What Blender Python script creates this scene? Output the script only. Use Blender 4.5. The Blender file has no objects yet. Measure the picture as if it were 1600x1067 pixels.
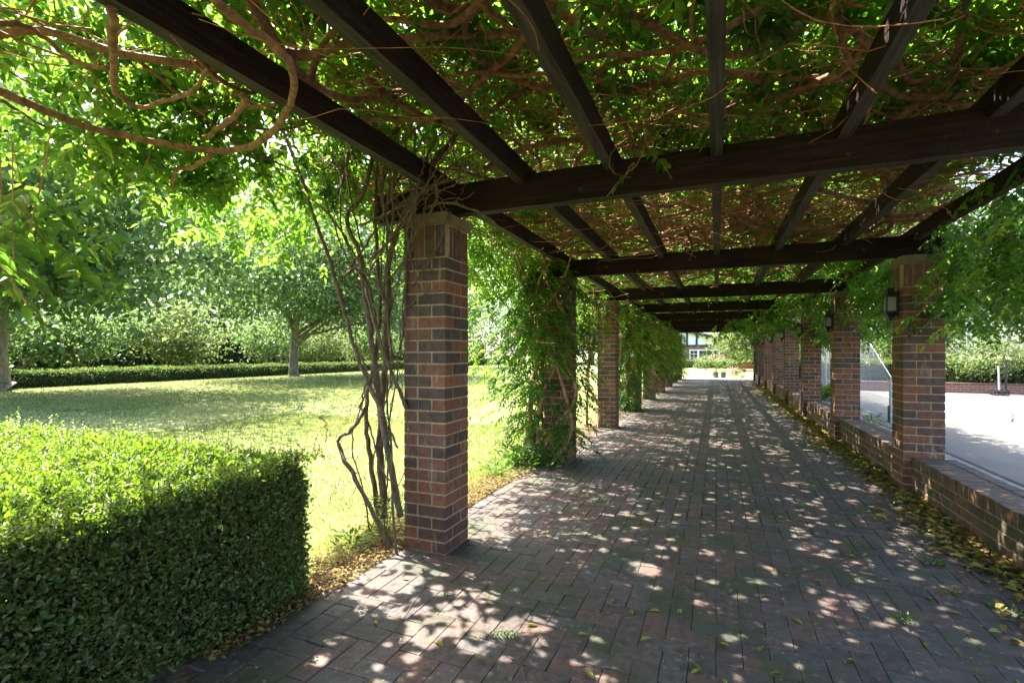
import bpy, math, random
import numpy as np
R = math.radians
random.seed(7)
rng = np.random.default_rng(11)
sc = bpy.context.scene
col = sc.collection

# ------------------------------------------------------------------ camera, sky, sun, exposure
CAM_H, FPX, HOR, YAW = 1.43, 776.0, 552.0, 22.4
cam_d = bpy.data.cameras.new('camera')
cam = bpy.data.objects.new('camera', cam_d)
col.objects.link(cam)
cam_d.sensor_width = 36.0
cam_d.lens = 36.0 * FPX / 1600.0
cam_d.shift_y = (HOR - 533.5) / 1600.0
cam_d.clip_start, cam_d.clip_end = 0.05, 3000.0
cam.location = (0, 0, CAM_H)
cam.rotation_euler = (R(90), 0, R(YAW))
sc.camera = cam

SUN_EL, SUN_AZ = 57.0, -76.0          # azimuth from +Y towards +X
world = bpy.data.worlds.new('World')
sc.world = world
world.use_nodes = True
wn = world.node_tree
sky = wn.nodes.new('ShaderNodeTexSky')
sky.sky_type = 'NISHITA'
sky.sun_disc = False
sky.sun_elevation = R(SUN_EL)
sky.sun_rotation = R(SUN_AZ % 360)
sky.air_density, sky.dust_density, sky.ozone_density = 0.8, 3.0, 0.6
wn.links.new(sky.outputs[0], wn.nodes['Background'].inputs[0])
wn.nodes['Background'].inputs[1].default_value = 0.145
sun_d = bpy.data.lights.new('sun', 'SUN')
sun_d.energy = 4.2
sun_d.angle = R(0.45)
sun_d.color = (1.0, 0.94, 0.84)
sun = bpy.data.objects.new('sun', sun_d)
col.objects.link(sun)
sun.rotation_euler = (R(90 - SUN_EL), 0, R(180 - SUN_AZ))
sc.view_settings.view_transform = 'Standard'
sc.view_settings.look = 'None'
sc.view_settings.gamma = 1.0
sc.view_settings.use_curve_mapping = False
sc.view_settings.exposure = 2.88
sc.render.engine = 'CYCLES'
cy = sc.cycles
cy.max_bounces, cy.diffuse_bounces, cy.glossy_bounces = 9, 6, 3
cy.transmission_bounces, cy.transparent_max_bounces = 6, 8
cy.caustics_reflective = cy.caustics_refractive = False
cy.sample_clamp_indirect = 8.0

# ------------------------------------------------------------------ helpers
CY, SY = math.cos(R(YAW)), math.sin(R(YAW))
def ray(px, py):
    s, v = (px - 800.0) / FPX, (HOR - py) / FPX
    return s * CY - SY, s * SY + CY, v          # X, Y, Z per unit of depth
def at_z(px, py, z):
    x, y, v = ray(px, py); d = (z - CAM_H) / v
    return (x * d, y * d, z)
def at_y(px, py, Y):
    x, y, v = ray(px, py); d = Y / y
    return (x * d, Y, CAM_H + v * d)
def at_d(px, py, d):
    x, y, v = ray(px, py)
    return (x * d, y * d, CAM_H + v * d)

def tag(o, label=None, cat=None, group=None, kind=None):
    if label: o['label'] = label
    if cat: o['category'] = cat
    if group: o['group'] = group
    if kind: o['kind'] = kind
    return o
def empty(name, loc, label=None, cat=None, group=None, rz=0.0):
    o = bpy.data.objects.new(name, None); col.objects.link(o)
    o.empty_display_size = 0.2
    o.location = loc; o.rotation_euler = (0, 0, rz)
    return tag(o, label, cat, group)
def link(name, me, parent=None, loc=(0, 0, 0), rot=(0, 0, 0), kind=None):
    o = bpy.data.objects.new(name, me); col.objects.link(o)
    o.parent = parent; o.location = loc; o.rotation_euler = rot
    if kind: o['kind'] = kind
    return o

def np_mesh(name, V, F, mats, smooth=False, rnd=None, midx=None):
    """V (n,3), F (m,k): one mesh with all faces of k corners"""
    V = np.ascontiguousarray(V, dtype=np.float32); F = np.ascontiguousarray(F, dtype=np.int32)
    me = bpy.data.meshes.new(name)
    m, k = F.shape
    me.vertices.add(len(V)); me.vertices.foreach_set('co', V.ravel())
    me.loops.add(m * k); me.loops.foreach_set('vertex_index', F.ravel())
    me.polygons.add(m); me.polygons.foreach_set('loop_start', np.arange(0, m * k, k, dtype=np.int32))
    if midx is not None: me.polygons.foreach_set('material_index', np.asarray(midx, dtype=np.int32))
    for mt in (mats if isinstance(mats, (list, tuple)) else [mats]): me.materials.append(mt)
    me.update(calc_edges=True)
    if rnd is not None:
        a = me.attributes.new('rnd', 'FLOAT', 'FACE')
        a.data.foreach_set('value', np.ascontiguousarray(rnd, dtype=np.float32))
    if smooth: me.polygons.foreach_set('use_smooth', np.ones(m, dtype=bool))
    return me

def rough_bar(b, ax, a0, a1, c0, c1, z0, z1, n, jit, mi=0, mb=1):
    V, F, mm = [], [], []
    sag = np.cumsum(rng.normal(0, jit*.5, n+1)); sag -= np.linspace(sag[0], sag[-1], n+1); sag = np.clip(sag, -.006, .006)
    for i in range(n+1):
        t = a0 + (a1-a0)*i/n
        for (c, z) in ((c0, z0), (c1, z0), (c1, z1), (c0, z1)):
            c += random.gauss(0, jit); zz = z + random.gauss(0, jit) + sag[i]
            V.append((t, c, zz) if ax == 0 else (c, t, zz))
    for i in range(n):
        for j in range(4):
            f = (i*4+j, i*4+(j+1) % 4, (i+1)*4+(j+1) % 4, (i+1)*4+j)
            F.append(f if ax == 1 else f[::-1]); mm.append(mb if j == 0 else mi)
    F += [(3,2,1,0), tuple(n*4+k for k in range(4))]; mm += [mi, mi]
    base = b.n; b.v.append(np.array(V)); b.f += [tuple(i + base for i in f) for f in F]; b.m += mm; b.n += len(V)

class MB:
    def __init__(s): s.v, s.f, s.m, s.n = [], [], [], 0
    def add(s, V, F, mi=0):
        s.v.append(np.asarray(V, float)); s.f += [tuple(i + s.n for i in f) for f in F]
        s.m += [mi] * len(F); s.n += len(V)
    def box(s, a, b, mi=0, mi_bottom=None):
        (x0, y0, z0), (x1, y1, z1) = a, b
        V = [(x0,y0,z0),(x1,y0,z0),(x1,y1,z0),(x0,y1,z0),(x0,y0,z1),(x1,y0,z1),(x1,y1,z1),(x0,y1,z1)]
        s.add(V, [(4,5,6,7),(0,1,5,4),(1,2,6,5),(2,3,7,6),(3,0,4,7)], mi)
        s.add(V, [(3,2,1,0)], mi if mi_bottom is None else mi_bottom)
    def prism(s, pts, y0, y1, mi=0):          # outline in x,z extruded along y
        n = len(pts)
        V = [(x, y0, z) for x, z in pts] + [(x, y1, z) for x, z in pts]
        F = [tuple(range(n)), tuple(range(2*n-1, n-1, -1))] + [(i, i+n, (i+1)%n+n, (i+1)%n) for i in range(n)]
        s.add(V, F, mi)
    def tube(s, P, rad, k=6, mi=0, cap=True):
        P = np.asarray(P, float); n = len(P)
        rad = np.full(n, rad) if np.isscalar(rad) else np.asarray(rad, float)
        T = np.gradient(P, axis=0); T /= np.linalg.norm(T, axis=1, keepdims=True) + 1e-9
        ref = np.array([0.0, 0, 1]) if abs(T[:, 2]).mean() < 0.8 else np.array([1.0, 0, 0])
        U = np.cross(T, ref); U /= np.linalg.norm(U, axis=1, keepdims=True) + 1e-9
        W = np.cross(T, U)
        a = np.arange(k) * 2 * math.pi / k
        V = P[:, None] + rad[:, None, None] * (np.cos(a)[None, :, None] * U[:, None] + np.sin(a)[None, :, None] * W[:, None])
        V = V.reshape(-1, 3)
        F = [(i*k+j, i*k+(j+1)%k, (i+1)*k+(j+1)%k, (i+1)*k+j) for i in range(n-1) for j in range(k)]
        if cap: F += [tuple(range(k-1, -1, -1)), tuple(range((n-1)*k, n*k))]
        s.add(V, F, mi)
    def cone(s, c, r0, r1, h, k=12, mi=0):
        a = np.arange(k) * 2 * math.pi / k
        V = [(c[0]+r0*math.cos(t), c[1]+r0*math.sin(t), c[2]) for t in a] + [(c[0]+r1*math.cos(t), c[1]+r1*math.sin(t), c[2]+h) for t in a]
        s.add(V, [tuple(range(k-1,-1,-1)), tuple(range(k, 2*k))] + [(j,(j+1)%k,(j+1)%k+k,j+k) for j in range(k)], mi)
    def mesh(s, name, mats, smooth=False):
        me = bpy.data.meshes.new(name)
        me.from_pydata(np.concatenate(s.v).tolist(), [], s.f)
        for mt in (mats if isinstance(mats, (list, tuple)) else [mats]): me.materials.append(mt)
        me.polygons.foreach_set('material_index', s.m)
        if smooth: me.polygons.foreach_set('use_smooth', np.ones(len(s.f), dtype=bool))
        me.update()
        return me
    def build(s, name, mats, parent=None, loc=(0,0,0), rot=(0,0,0), smooth=False, kind=None):
        return link(name, s.mesh(name, mats, smooth), parent, loc, rot, kind)

def chamfer_box_mesh(name, sx, sy, sz, c, mat):
    V, F = [], []
    h = (sx/2, sy/2, sz/2)
    idx = {}
    for ax in range(3):
        for sg in (-1, 1):
            b, d = [i for i in range(3) if i != ax]
            for sb in (-1, 1):
                for sd in (-1, 1):
                    p = [0, 0, 0]; p[ax] = sg*h[ax]; p[b] = sb*(h[b]-c); p[d] = sd*(h[d]-c)
                    sgn = [0, 0, 0]; sgn[ax] = sg; sgn[b] = sb; sgn[d] = sd
                    idx[(ax, tuple(sgn))] = len(V); V.append(p)
    S = (-1, 1)
    for ax in range(3):
        b, d = [i for i in range(3) if i != ax]
        for sg in S:
            def key(sb, sd):
                t = [0,0,0]; t[ax] = sg; t[b] = sb; t[d] = sd
                return idx[(ax, tuple(t))]
            F.append([key(-1,-1), key(1,-1), key(1,1), key(-1,1)])
    for a in range(3):
        for b in range(a+1, 3):
            d = 3 - a - b
            for sa in S:
                for sb in S:
                    def k2(ax, sd):
                        t = [0,0,0]; t[a] = sa; t[b] = sb; t[d] = sd
                        return idx[(ax, tuple(t))]
                    F.append([k2(a,-1), k2(a,1), k2(b,1), k2(b,-1)])
    for sa in S:
        for sb in S:
            for sd in S:
                F.append([idx[(0,(sa,sb,sd))], idx[(1,(sa,sb,sd))], idx[(2,(sa,sb,sd))]])
    Va = np.array(V)
    for i, f in enumerate(F):
        p = Va[f]; n = np.cross(p[1]-p[0], p[2]-p[0])
        if np.dot(n, p.mean(0)) < 0: F[i] = f[::-1]
    me = bpy.data.meshes.new(name); me.from_pydata(V, [], F); me.materials.append(mat); me.update()
    return me

def norm(a): return a / (np.linalg.norm(a, axis=-1, keepdims=True) + 1e-9)
def leaf_mesh(name, P, D, N, L, W, mat, fold=True, rnd=None):
    n = len(P); L = np.broadcast_to(L, n)[:, None]; W = np.broadcast_to(W, n)[:, None]
    D = norm(D); S = norm(np.cross(N, D)); Nn = np.cross(D, S)
    if rnd is None: rnd = rng.random(n)
    if fold:
        up = 0.22 * W * Nn
        V = np.stack([P, P + .32*L*D + .5*W*S + up, P + .68*L*D + .38*W*S + up - .05*L*Nn,
                      P + L*D - .16*L*Nn, P + .68*L*D - .38*W*S + up - .05*L*Nn, P + .32*L*D - .5*W*S + up], 1).reshape(-1, 3)
        o = np.arange(n)[:, None] * 6
        F = np.concatenate([o + np.array([0, 3, 2, 1]), o + np.array([0, 5, 4, 3])], 0)
        r = np.concatenate([rnd, rnd])
    else:
        V = np.stack([P, P + .45*L*D + .5*W*S, P + L*D - .1*L*Nn, P + .45*L*D - .5*W*S], 1).reshape(-1, 3)
        F = np.arange(n)[:, None] * 4 + np.array([0, 3, 2, 1]); r = rnd
    return np_mesh(name, V, F, mat, rnd=r)

# open chinks in the leaf canopy, laid out along the sun's direction
KX, KY = -math.sin(R(SUN_AZ))/math.tan(R(SUN_EL)), -math.cos(R(SUN_AZ))/math.tan(R(SUN_EL))   # shift of a shadow per metre of fall
GX0, GY0, GRES = -8.0, -6.0, .01
GAP = np.zeros((1500, 4000), dtype=bool)
def dig(x, y, r):
    i0, i1 = int((x-r-GX0)/GRES), int((x+r-GX0)/GRES)+1; j0, j1 = int((y-r-GY0)/GRES), int((y+r-GY0)/GRES)+1
    if i0 < 0 or j0 < 0 or i1 >= 1500 or j1 >= 4000: return
    ii, jj = np.mgrid[i0:i1, j0:j1]
    GAP[i0:i1, j0:j1] |= ((ii*GRES+GX0-x)**2 + (jj*GRES+GY0-y)**2) < r*r
def open_to_sun(P, D, N, L, W):
    D = norm(D); S = norm(np.cross(N, D)); bad = np.zeros(len(P), bool)
    for t, w in ((0,0),(.35,.5),(.35,-.5),(.5,0),(.75,.3),(.75,-.3),(1,0),(.25,0)):
        q = P + D*(L*t)[:, None] + S*(W*w)[:, None]
        i = np.clip(((q[:,0] + q[:,2]*KX - GX0)/GRES).astype(int), 0, 1499); j = np.clip(((q[:,1] + q[:,2]*KY - GY0)/GRES).astype(int), 0, 3999)
        bad |= GAP[i, j]
    return bad

def sprays(B, D, N, Rl, ll, lw, pairs):
    """compound leaves: returns leaflet arrays P, D, N, L, W, r"""
    D = norm(D); S = norm(np.cross(N, D)); N = np.cross(D, S)
    n = len(B); Rl = np.broadcast_to(Rl, n)[:, None]; dn = np.array([0, 0, -1.0])
    base_r = rng.random(n)
    out = [[], [], [], [], [], []]
    for i in range(pairs + 1):
        t = (i + .9) / (pairs + .9)
        pos = B + D * Rl * t + dn * Rl * t * t * .22
        for sg in ((-1, 1) if i < pairs else (0,)):
            d = (.5 if sg else 1.0) * D + sg * .85 * S + .22 * dn + rng.normal(0, .16, (n, 3))
            nn = N + rng.normal(0, .28, (n, 3))
            k = (.75 + .35 * math.sin(math.pi * (t * .8 + .1))) * rng.uniform(.85, 1.15, n)
            for q, a in zip(out, (pos, d, nn, ll * k, lw * k, np.clip(base_r + rng.normal(0, .15, n), 0, 1))): q.append(a)
    return [np.concatenate(q) for q in out]

def noise2(x, y, sc_, seed=0):
    r = np.random.default_rng(seed); v = np.zeros_like(x)
    for i in range(6):
        a = r.uniform(0, 6.28); f = sc_ * r.uniform(.6, 1.8)
        v += np.sin((x*math.cos(a) + y*math.sin(a)) * f + r.uniform(0, 6.28))
    return v / 2.4
def smooth_path(pts, n=24, jit=0.0):
    P = np.asarray(pts, float); m = len(P)
    t = np.linspace(0, m - 1, n); out = []
    for u in t:
        i = min(int(u), m - 2); f = u - i
        p0, p1, p2, p3 = P[max(i-1, 0)], P[i], P[i+1], P[min(i+2, m-1)]
        out.append(.5*((2*p1) + (-p0+p2)*f + (2*p0-5*p1+4*p2-p3)*f*f + (-p0+3*p1-3*p2+p3)*f**3))
    out = np.array(out)
    if jit: out += rng.normal(0, jit, out.shape)
    return out

# ------------------------------------------------------------------ materials
def mat(name):
    m = bpy.data.materials.new(name); m.use_nodes = True
    nt = m.node_tree
    return m, nt, nt.nodes, nt.links, nt.nodes['Principled BSDF']
def ramp(nt, stops, fac=None, interp='LINEAR'):
    n = nt.nodes.new('ShaderNodeValToRGB'); e = n.color_ramp.elements
    n.color_ramp.interpolation = interp
    while len(e) < len(stops): e.new(0.5)
    for el, (p, c) in zip(e, stops): el.position = p; el.color = (*c, 1)
    if fac is not None: nt.links.new(fac, n.inputs[0])
    return n.outputs[0]
def noise(nt, scale, detail=4, coord='Object', rough=.6, stretch=None):
    tc = nt.nodes.new('ShaderNodeTexCoord'); n = nt.nodes.new('ShaderNodeTexNoise')
    n.inputs['Scale'].default_value = scale; n.inputs['Detail'].default_value = detail; n.inputs['Roughness'].default_value = rough
    src = tc.outputs[coord]
    if stretch:
        mp = nt.nodes.new('ShaderNodeMapping'); mp.inputs['Scale'].default_value = stretch
        nt.links.new(src, mp.inputs[0]); src = mp.outputs[0]
    nt.links.new(src, n.inputs['Vector'])
    return n.outputs[0]
def wpos_noise(nt, scale, detail=4, stretch=None):
    g = nt.nodes.new('ShaderNodeNewGeometry'); n = nt.nodes.new('ShaderNodeTexNoise')
    n.inputs['Scale'].default_value = scale; n.inputs['Detail'].default_value = detail
    src = g.outputs['Position']
    if stretch:
        mp = nt.nodes.new('ShaderNodeMapping'); mp.inputs['Scale'].default_value = stretch
        nt.links.new(src, mp.inputs[0]); src = mp.outputs[0]
    nt.links.new(src, n.inputs['Vector'])
    return n.outputs[0]
def mix(nt, a, b, fac, mode='MIX'):
    n = nt.nodes.new('ShaderNodeMix'); n.data_type = 'RGBA'; n.blend_type = mode
    for s, v in ((n.inputs[0], fac), (n.inputs[6], a), (n.inputs[7], b)):
        if isinstance(v, (int, float)): s.default_value = v
        elif isinstance(v, tuple): s.default_value = (*v, 1)
        else: nt.links.new(v, s)
    return n.outputs[2]
def math_n(nt, op, a, b=0.0):
    n = nt.nodes.new('ShaderNodeMath'); n.operation = op
    for s, v in ((n.inputs[0], a), (n.inputs[1], b)):
        if isinstance(v, (int, float)): s.default_value = v
        else: nt.links.new(v, s)
    return n.outputs[0]
def bump(nt, p, h, strength=.3, dist=.01):
    n = nt.nodes.new('ShaderNodeBump'); n.inputs['Strength'].default_value = strength; n.inputs['Distance'].default_value = dist
    nt.links.new(h, n.inputs['Height']); nt.links.new(n.outputs[0], p.inputs['Normal'])
def piece_random(nt):
    oi = nt.nodes.new('ShaderNodeObjectInfo'); g = nt.nodes.new('ShaderNodeNewGeometry')
    s = math_n(nt, 'ADD', math_n(nt, 'MULTIPLY', oi.outputs['Random'], 7.31), g.outputs['Random Per Island'])
    return math_n(nt, 'FRACT', s)
def simple(name, c, rough=.6, nscale=None, namt=.35, metallic=0, b=0.0, bs=60):
    m, nt, N, L, p = mat(name)
    p.inputs['Roughness'].default_value = rough; p.inputs['Metallic'].default_value = metallic
    if nscale:
        f = noise(nt, nscale, 5)
        lo = tuple(x*(1-namt) for x in c); hi = tuple(min(1, x*(1+namt)) for x in c)
        L.new(ramp(nt, [(.3, lo), (.7, hi)], f), p.inputs['Base Color'])
    else: p.inputs['Base Color'].default_value = (*c, 1)
    if b: bump(nt, p, noise(nt, bs, 4), b, .006)
    return m
M = {}

def brick_mat(name, stops, moss=0.0, dirty=True):
    m, nt, N, L, p = mat(name)
    c = ramp(nt, stops, piece_random(nt), 'CONSTANT')
    f = wpos_noise(nt, 22, 6)
    c = mix(nt, c, ramp(nt, [(.25, (.35,.33,.32)), (.5, (1,1,1)), (.8, (1.5,1.45,1.4))], f), .75, 'MULTIPLY')
    sp = wpos_noise(nt, 160, 3)
    c = mix(nt, c, ramp(nt, [(.35, (.5,.5,.5)), (.5, (1,1,1)), (.66, (1.35,1.3,1.25))], sp), .7, 'MULTIPLY')
    if dirty:                                    # lime bloom runs
        st = wpos_noise(nt, 7, 5, (3, 3, .5))
        c = mix(nt, c, (.34, .30, .26), ramp(nt, [(.60, (0,0,0)), (.78, (.55,.55,.55))], st))
    if moss:
        mo = wpos_noise(nt, 2.3, 7)
        c = mix(nt, c, (.034, .050, .016), ramp(nt, [(.50, (0,0,0)), (.62, (moss,)*3)], mo))
    L.new(c, p.inputs['Base Color'])
    p.inputs['Roughness'].default_value = .72
    bump(nt, p, wpos_noise(nt, 140, 5), .5, .004)
    return m
M['brick'] = brick_mat('brick', [(0, (.128,.055,.030)), (.2, (.074,.038,.026)), (.38, (.165,.060,.030)), (.52, (.060,.038,.029)),
                                 (.66, (.145,.060,.032)), (.8, (.084,.042,.028)), (.92, (.20,.072,.035))])
M['wall_brick'] = brick_mat('wall brick', [(0, (.135,.072,.044)), (.3, (.085,.058,.042)), (.6, (.165,.080,.048)), (.85, (.11,.068,.050))], .5)
M['paver'] = brick_mat('paver', [(0, (.086,.061,.053)), (.22, (.100,.074,.064)), (.45, (.074,.056,.050)), (.65, (.112,.068,.055)), (.85, (.082,.072,.066))], .6, True)
m, nt, N, L, p = mat('mortar'); M['mortar'] = m
L.new(ramp(nt, [(.3, (.25,.18,.098)), (.7, (.40,.295,.17))], wpos_noise(nt, 30, 5)), p.inputs['Base Color'])
p.inputs['Roughness'].default_value = .95; bump(nt, p, wpos_noise(nt, 250, 3), .6, .003)
m, nt, N, L, p = mat('wall mortar'); M['wall_mortar'] = m
L.new(ramp(nt, [(.3, (.19,.15,.09)), (.7, (.31,.25,.16))], wpos_noise(nt, 14, 6)), p.inputs['Base Color']); p.inputs['Roughness'].default_value = .95
m, nt, N, L, p = mat('capstone'); M['cap'] = m
c = ramp(nt, [(.3, (.115,.080,.045)), (.6, (.19,.135,.080)), (.8, (.14,.115,.08))], wpos_noise(nt, 9, 6))
L.new(c, p.inputs['Base Color']); p.inputs['Roughness'].default_value = .9; bump(nt, p, wpos_noise(nt, 120, 4), .5, .004)

def timber(name, lo, hi, along):
    m, nt, N, L, p = mat(name)
    st = (2, 40, 40) if along == 'x' else (40, 2, 40)
    f = wpos_noise(nt, 1.6, 7, st)
    c = ramp(nt, [(.28, lo), (.72, hi)], f)
    c = mix(nt, c, ramp(nt, [(.3, (.6,.6,.6)), (.7, (1.3,1.3,1.3))], wpos_noise(nt, 2.0, 4)), .8, 'MULTIPLY')
    fl = wpos_noise(nt, 190, 3)
    c = mix(nt, c, (.16,.12,.10), ramp(nt, [(.62, (0,0,0)), (.74, (.45,.45,.45))], fl))
    c = mix(nt, c, (.085,.035,.018), ramp(nt, [(.68, (0,0,0)), (.74, (.8,.8,.8))], wpos_noise(nt, 9, 2)))
    L.new(c, p.inputs['Base Color']); p.inputs['Roughness'].default_value = .75; p.inputs['Specular IOR Level'].default_value = .12
    bump(nt, p, f, .5, .004)
    return m
M['beam'] = timber('stained timber', (.0065,.0036,.0027), (.027,.0155,.0115), 'x')
M['rafter'] = timber('stained rafter', (.0065,.0036,.0027), (.027,.0155,.0115), 'y')
M['bounce_lit_x'] = timber('bounce lit timber', (.03,.026,.021), (.065,.057,.047), 'x')  # beam undersides: light bounced off the lawn painted in as paler colour
M['bounce_lit_y'] = timber('bounce lit rafter', (.035,.031,.025), (.085,.078,.062), 'y')  # rafter undersides likewise, ground bounce put into the colour

def leaf_mat(name, stops, trans, tr=.45, rough=.45, spec=.35):
    m, nt, N, L, p = mat(name)
    a = N.new('ShaderNodeAttribute'); a.attribute_name = 'rnd'
    oi = N.new('ShaderNodeObjectInfo')
    c = ramp(nt, stops, a.outputs['Fac'])
    L.new(c, p.inputs['Base Color']); p.inputs['Roughness'].default_value = rough
    p.inputs['Specular IOR Level'].default_value = spec
    t = N.new('ShaderNodeBsdfTranslucent')
    tc = mix(nt, ramp(nt, [(0, tuple(x*.6 for x in trans)), (.6, trans), (1, (min(1, trans[0]*1.6), trans[1]*1.15, trans[2]))], a.outputs['Fac']), (1,1,1), 0.0)
    L.new(tc, t.inputs['Color'])
    ms = N.new('ShaderNodeMixShader'); ms.inputs[0].default_value = tr
    L.new(p.outputs[0], ms.inputs[1]); L.new(t.outputs[0], ms.inputs[2])
    L.new(ms.outputs[0], N['Material Output'].inputs['Surface'])
    return m
M['wisteria'] = leaf_mat('wisteria leaf', [(0, (.025,.065,.012)), (.5, (.045,.105,.018)), (.9, (.075,.135,.022)), (1, (.20,.17,.03))], (.21,.43,.038), .53)
M['box'] = leaf_mat('box leaf', [(0, (.14,.095,.04)), (.07, (.085,.095,.03)), (.3, (.080,.125,.032)), (.75, (.115,.165,.042)), (1, (.18,.21,.06))], (.24,.42,.025), .38, .42, .4)
M['plane'] = leaf_mat('plane leaf', [(0, (.032,.075,.030)), (.5, (.065,.12,.042)), (1, (.125,.17,.055))], (.22,.38,.10), .42, .5, .38)
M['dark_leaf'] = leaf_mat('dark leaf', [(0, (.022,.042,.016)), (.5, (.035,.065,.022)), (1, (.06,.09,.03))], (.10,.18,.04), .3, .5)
M['pale_leaf'] = leaf_mat('pale leaf', [(0, (.05,.095,.03)), (.5, (.09,.14,.045)), (1, (.20,.23,.11))], (.24,.34,.09), .35, .6, .2)
M['far_leaf'] = leaf_mat('far leaf', [(0, (.045,.085,.03)), (.5, (.075,.12,.04)), (1, (.12,.16,.06))], (.20,.32,.06), .4, .6, .2)
M['pink_leaf'] = leaf_mat('pink flower', [(0, (.07,.11,.04)), (.5, (.45,.2,.25)), (1, (.6,.35,.35))], (.3,.25,.15), .3)
M['grass'] = leaf_mat('grass blade', [(0, (.065,.115,.022)), (.4, (.13,.18,.042)), (.75, (.23,.24,.08)), (1, (.36,.29,.14))], (.30,.36,.07), .35, .6, .2)
M['weed'] = leaf_mat('weed leaf', [(0, (.03,.09,.015)), (1, (.09,.17,.03))], (.2,.42,.04), .4)
M['litter'] = leaf_mat('fallen leaf', [(0, (.12,.065,.03)), (.3, (.25,.16,.055)), (.6, (.32,.27,.06)), (.85, (.24,.26,.05)), (1, (.38,.33,.14))], (.25,.22,.05), .2, .6, .2)
M['fallen'] = leaf_mat('dropped leaf', [(0, (.22,.20,.05)), (.5, (.30,.26,.06)), (1, (.20,.26,.06))], (.3,.28,.05), .2, .6, .2)

def bark(name, lo, hi, s=30):
    m, nt, N, L, p = mat(name)
    f = wpos_noise(nt, s, 6, (1, 1, .4))
    L.new(ramp(nt, [(.3, lo), (.7, hi)], f), p.inputs['Base Color']); p.inputs['Roughness'].default_value = .85
    g_ = wpos_noise(nt, s*2.2, 4, (1, .3, 1))
    bump(nt, p, math_n(nt, 'ADD', f, g_), .8, .016)
    return m
M['vine_bark'] = bark('vine bark', (.13,.062,.033), (.40,.205,.105), 26)
M['twig'] = bark('twig', (.20,.090,.038), (.56,.28,.12), 20)
M['dry_stem'] = bark('dry stem', (.06,.045,.030), (.16,.125,.075), 40)
M['cane'] = bark('rose cane', (.07,.05,.028), (.19,.13,.075), 40)
M['trunk'] = bark('tree bark', (.09,.075,.062), (.22,.185,.155), 9)
M['pale_stem'] = bark('pale stem', (.16,.13,.08), (.30,.25,.16), 20)

m, nt, N, L, p = mat('lawn'); M['lawn'] = m
c = ramp(nt, [(.25, (.095,.14,.032)), (.5, (.16,.19,.055)), (.75, (.25,.24,.095))], wpos_noise(nt, 1.1, 8))
c = mix(nt, c, ramp(nt, [(.3, (.45,.45,.4)), (.5, (1,1,1)), (.7, (1.35,1.3,1.2))], wpos_noise(nt, 45, 4)), .8, 'MULTIPLY')
L.new(c, p.inputs['Base Color']); p.inputs['Roughness'].default_value = .95; bump(nt, p, wpos_noise(nt, 60, 5), .8, .03)
m, nt, N, L, p = mat('soil'); M['soil'] = m
L.new(ramp(nt, [(.3, (.06,.040,.027)), (.5, (.15,.10,.065)), (.75, (.27,.19,.125))], wpos_noise(nt, 14, 8)), p.inputs['Base Color'])
p.inputs['Roughness'].default_value = .95; bump(nt, p, wpos_noise(nt, 40, 6), .8, .02)
m, nt, N, L, p = mat('joint sand'); M['joint'] = m
L.new(ramp(nt, [(.3, (.026,.022,.016)), (.7, (.075,.062,.040))], wpos_noise(nt, 30, 5)), p.inputs['Base Color']); p.inputs['Roughness'].default_value = 1
m, nt, N, L, p = mat('court'); M['court'] = m
c = ramp(nt, [(.3, (.096,.090,.079)), (.7, (.126,.119,.106))], wpos_noise(nt, .8, 7))
c = mix(nt, c, ramp(nt, [(.35, (.75,.75,.75)), (.6, (1,1,1))], wpos_noise(nt, 1.2, 6, (1, .12, 1))), .6, 'MULTIPLY')
L.new(c, p.inputs['Base Color']); p.inputs['Roughness'].default_value = .85; bump(nt, p, wpos_noise(nt, 150, 3), .3, .004)
M['line'] = simple('line paint', (.72,.72,.70), .7, 20, .1)
M['concrete'] = simple('concrete', (.20,.19,.18), .9, 6, .3, b=.5)
M['gravel'] = simple('pale gravel', (.45,.42,.38), .95, 30, .35, b=.8)
M['black_metal'] = simple('black metal', (.016,.014,.013), .4, 30, .4, b=.2)
M['grey_metal'] = simple('galvanised steel', (.42,.43,.44), .45, 20, .2, metallic=.6)
M['white_paint'] = simple('white paint', (.78,.78,.76), .5, 12, .05)
M['plaster'] = simple('pale plaster', (.70,.71,.74), .9, 4, .06)
M['house_timber'] = simple('dark house timber', (.025,.026,.032), .7, 10, .3)
M['roof'] = simple('roof tile', (.36,.27,.24), .85, 8, .25, b=.8, bs=14)
M['bench'] = simple('bench wood', (.23,.085,.035), .6, 10, .3)
M['pot'] = simple('dark stone', (.07,.07,.08), .8, 12, .7, b=.5)
M['wire'] = simple('wire', (.20,.17,.13), .6)
M['rail'] = simple('fence wood', (.30,.27,.22), .8, 6, .25)
m, nt, N, L, p = mat('frosted glass'); M['frost'] = m
L.new(ramp(nt, [(.3, (.30,.31,.29)), (.7, (.50,.51,.48))], noise(nt, 120, 3)), p.inputs['Base Color'])
p.inputs['Roughness'].default_value = .25; p.inputs['Transmission Weight'].default_value = .35; bump(nt, p, noise(nt, 180, 3), .4, .003)
m, nt, N, L, p = mat('window glass'); M['glass'] = m
p.inputs['Base Color'].default_value = (.03,.035,.045,1); p.inputs['Roughness'].default_value = .08
m, nt, N, L, p = mat('garden wall brick'); M['far_brick'] = m
tc = N.new('ShaderNodeNewGeometry'); bt = N.new('ShaderNodeTexBrick')
sx = N.new('ShaderNodeSeparateXYZ'); cx = N.new('ShaderNodeCombineXYZ')
L.new(tc.outputs['Position'], sx.inputs[0])
L.new(math_n(nt, 'ADD', sx.outputs[0], sx.outputs[1]), cx.inputs[0]); L.new(sx.outputs[2], cx.inputs[1])
L.new(cx.outputs[0], bt.inputs['Vector'])
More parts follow.
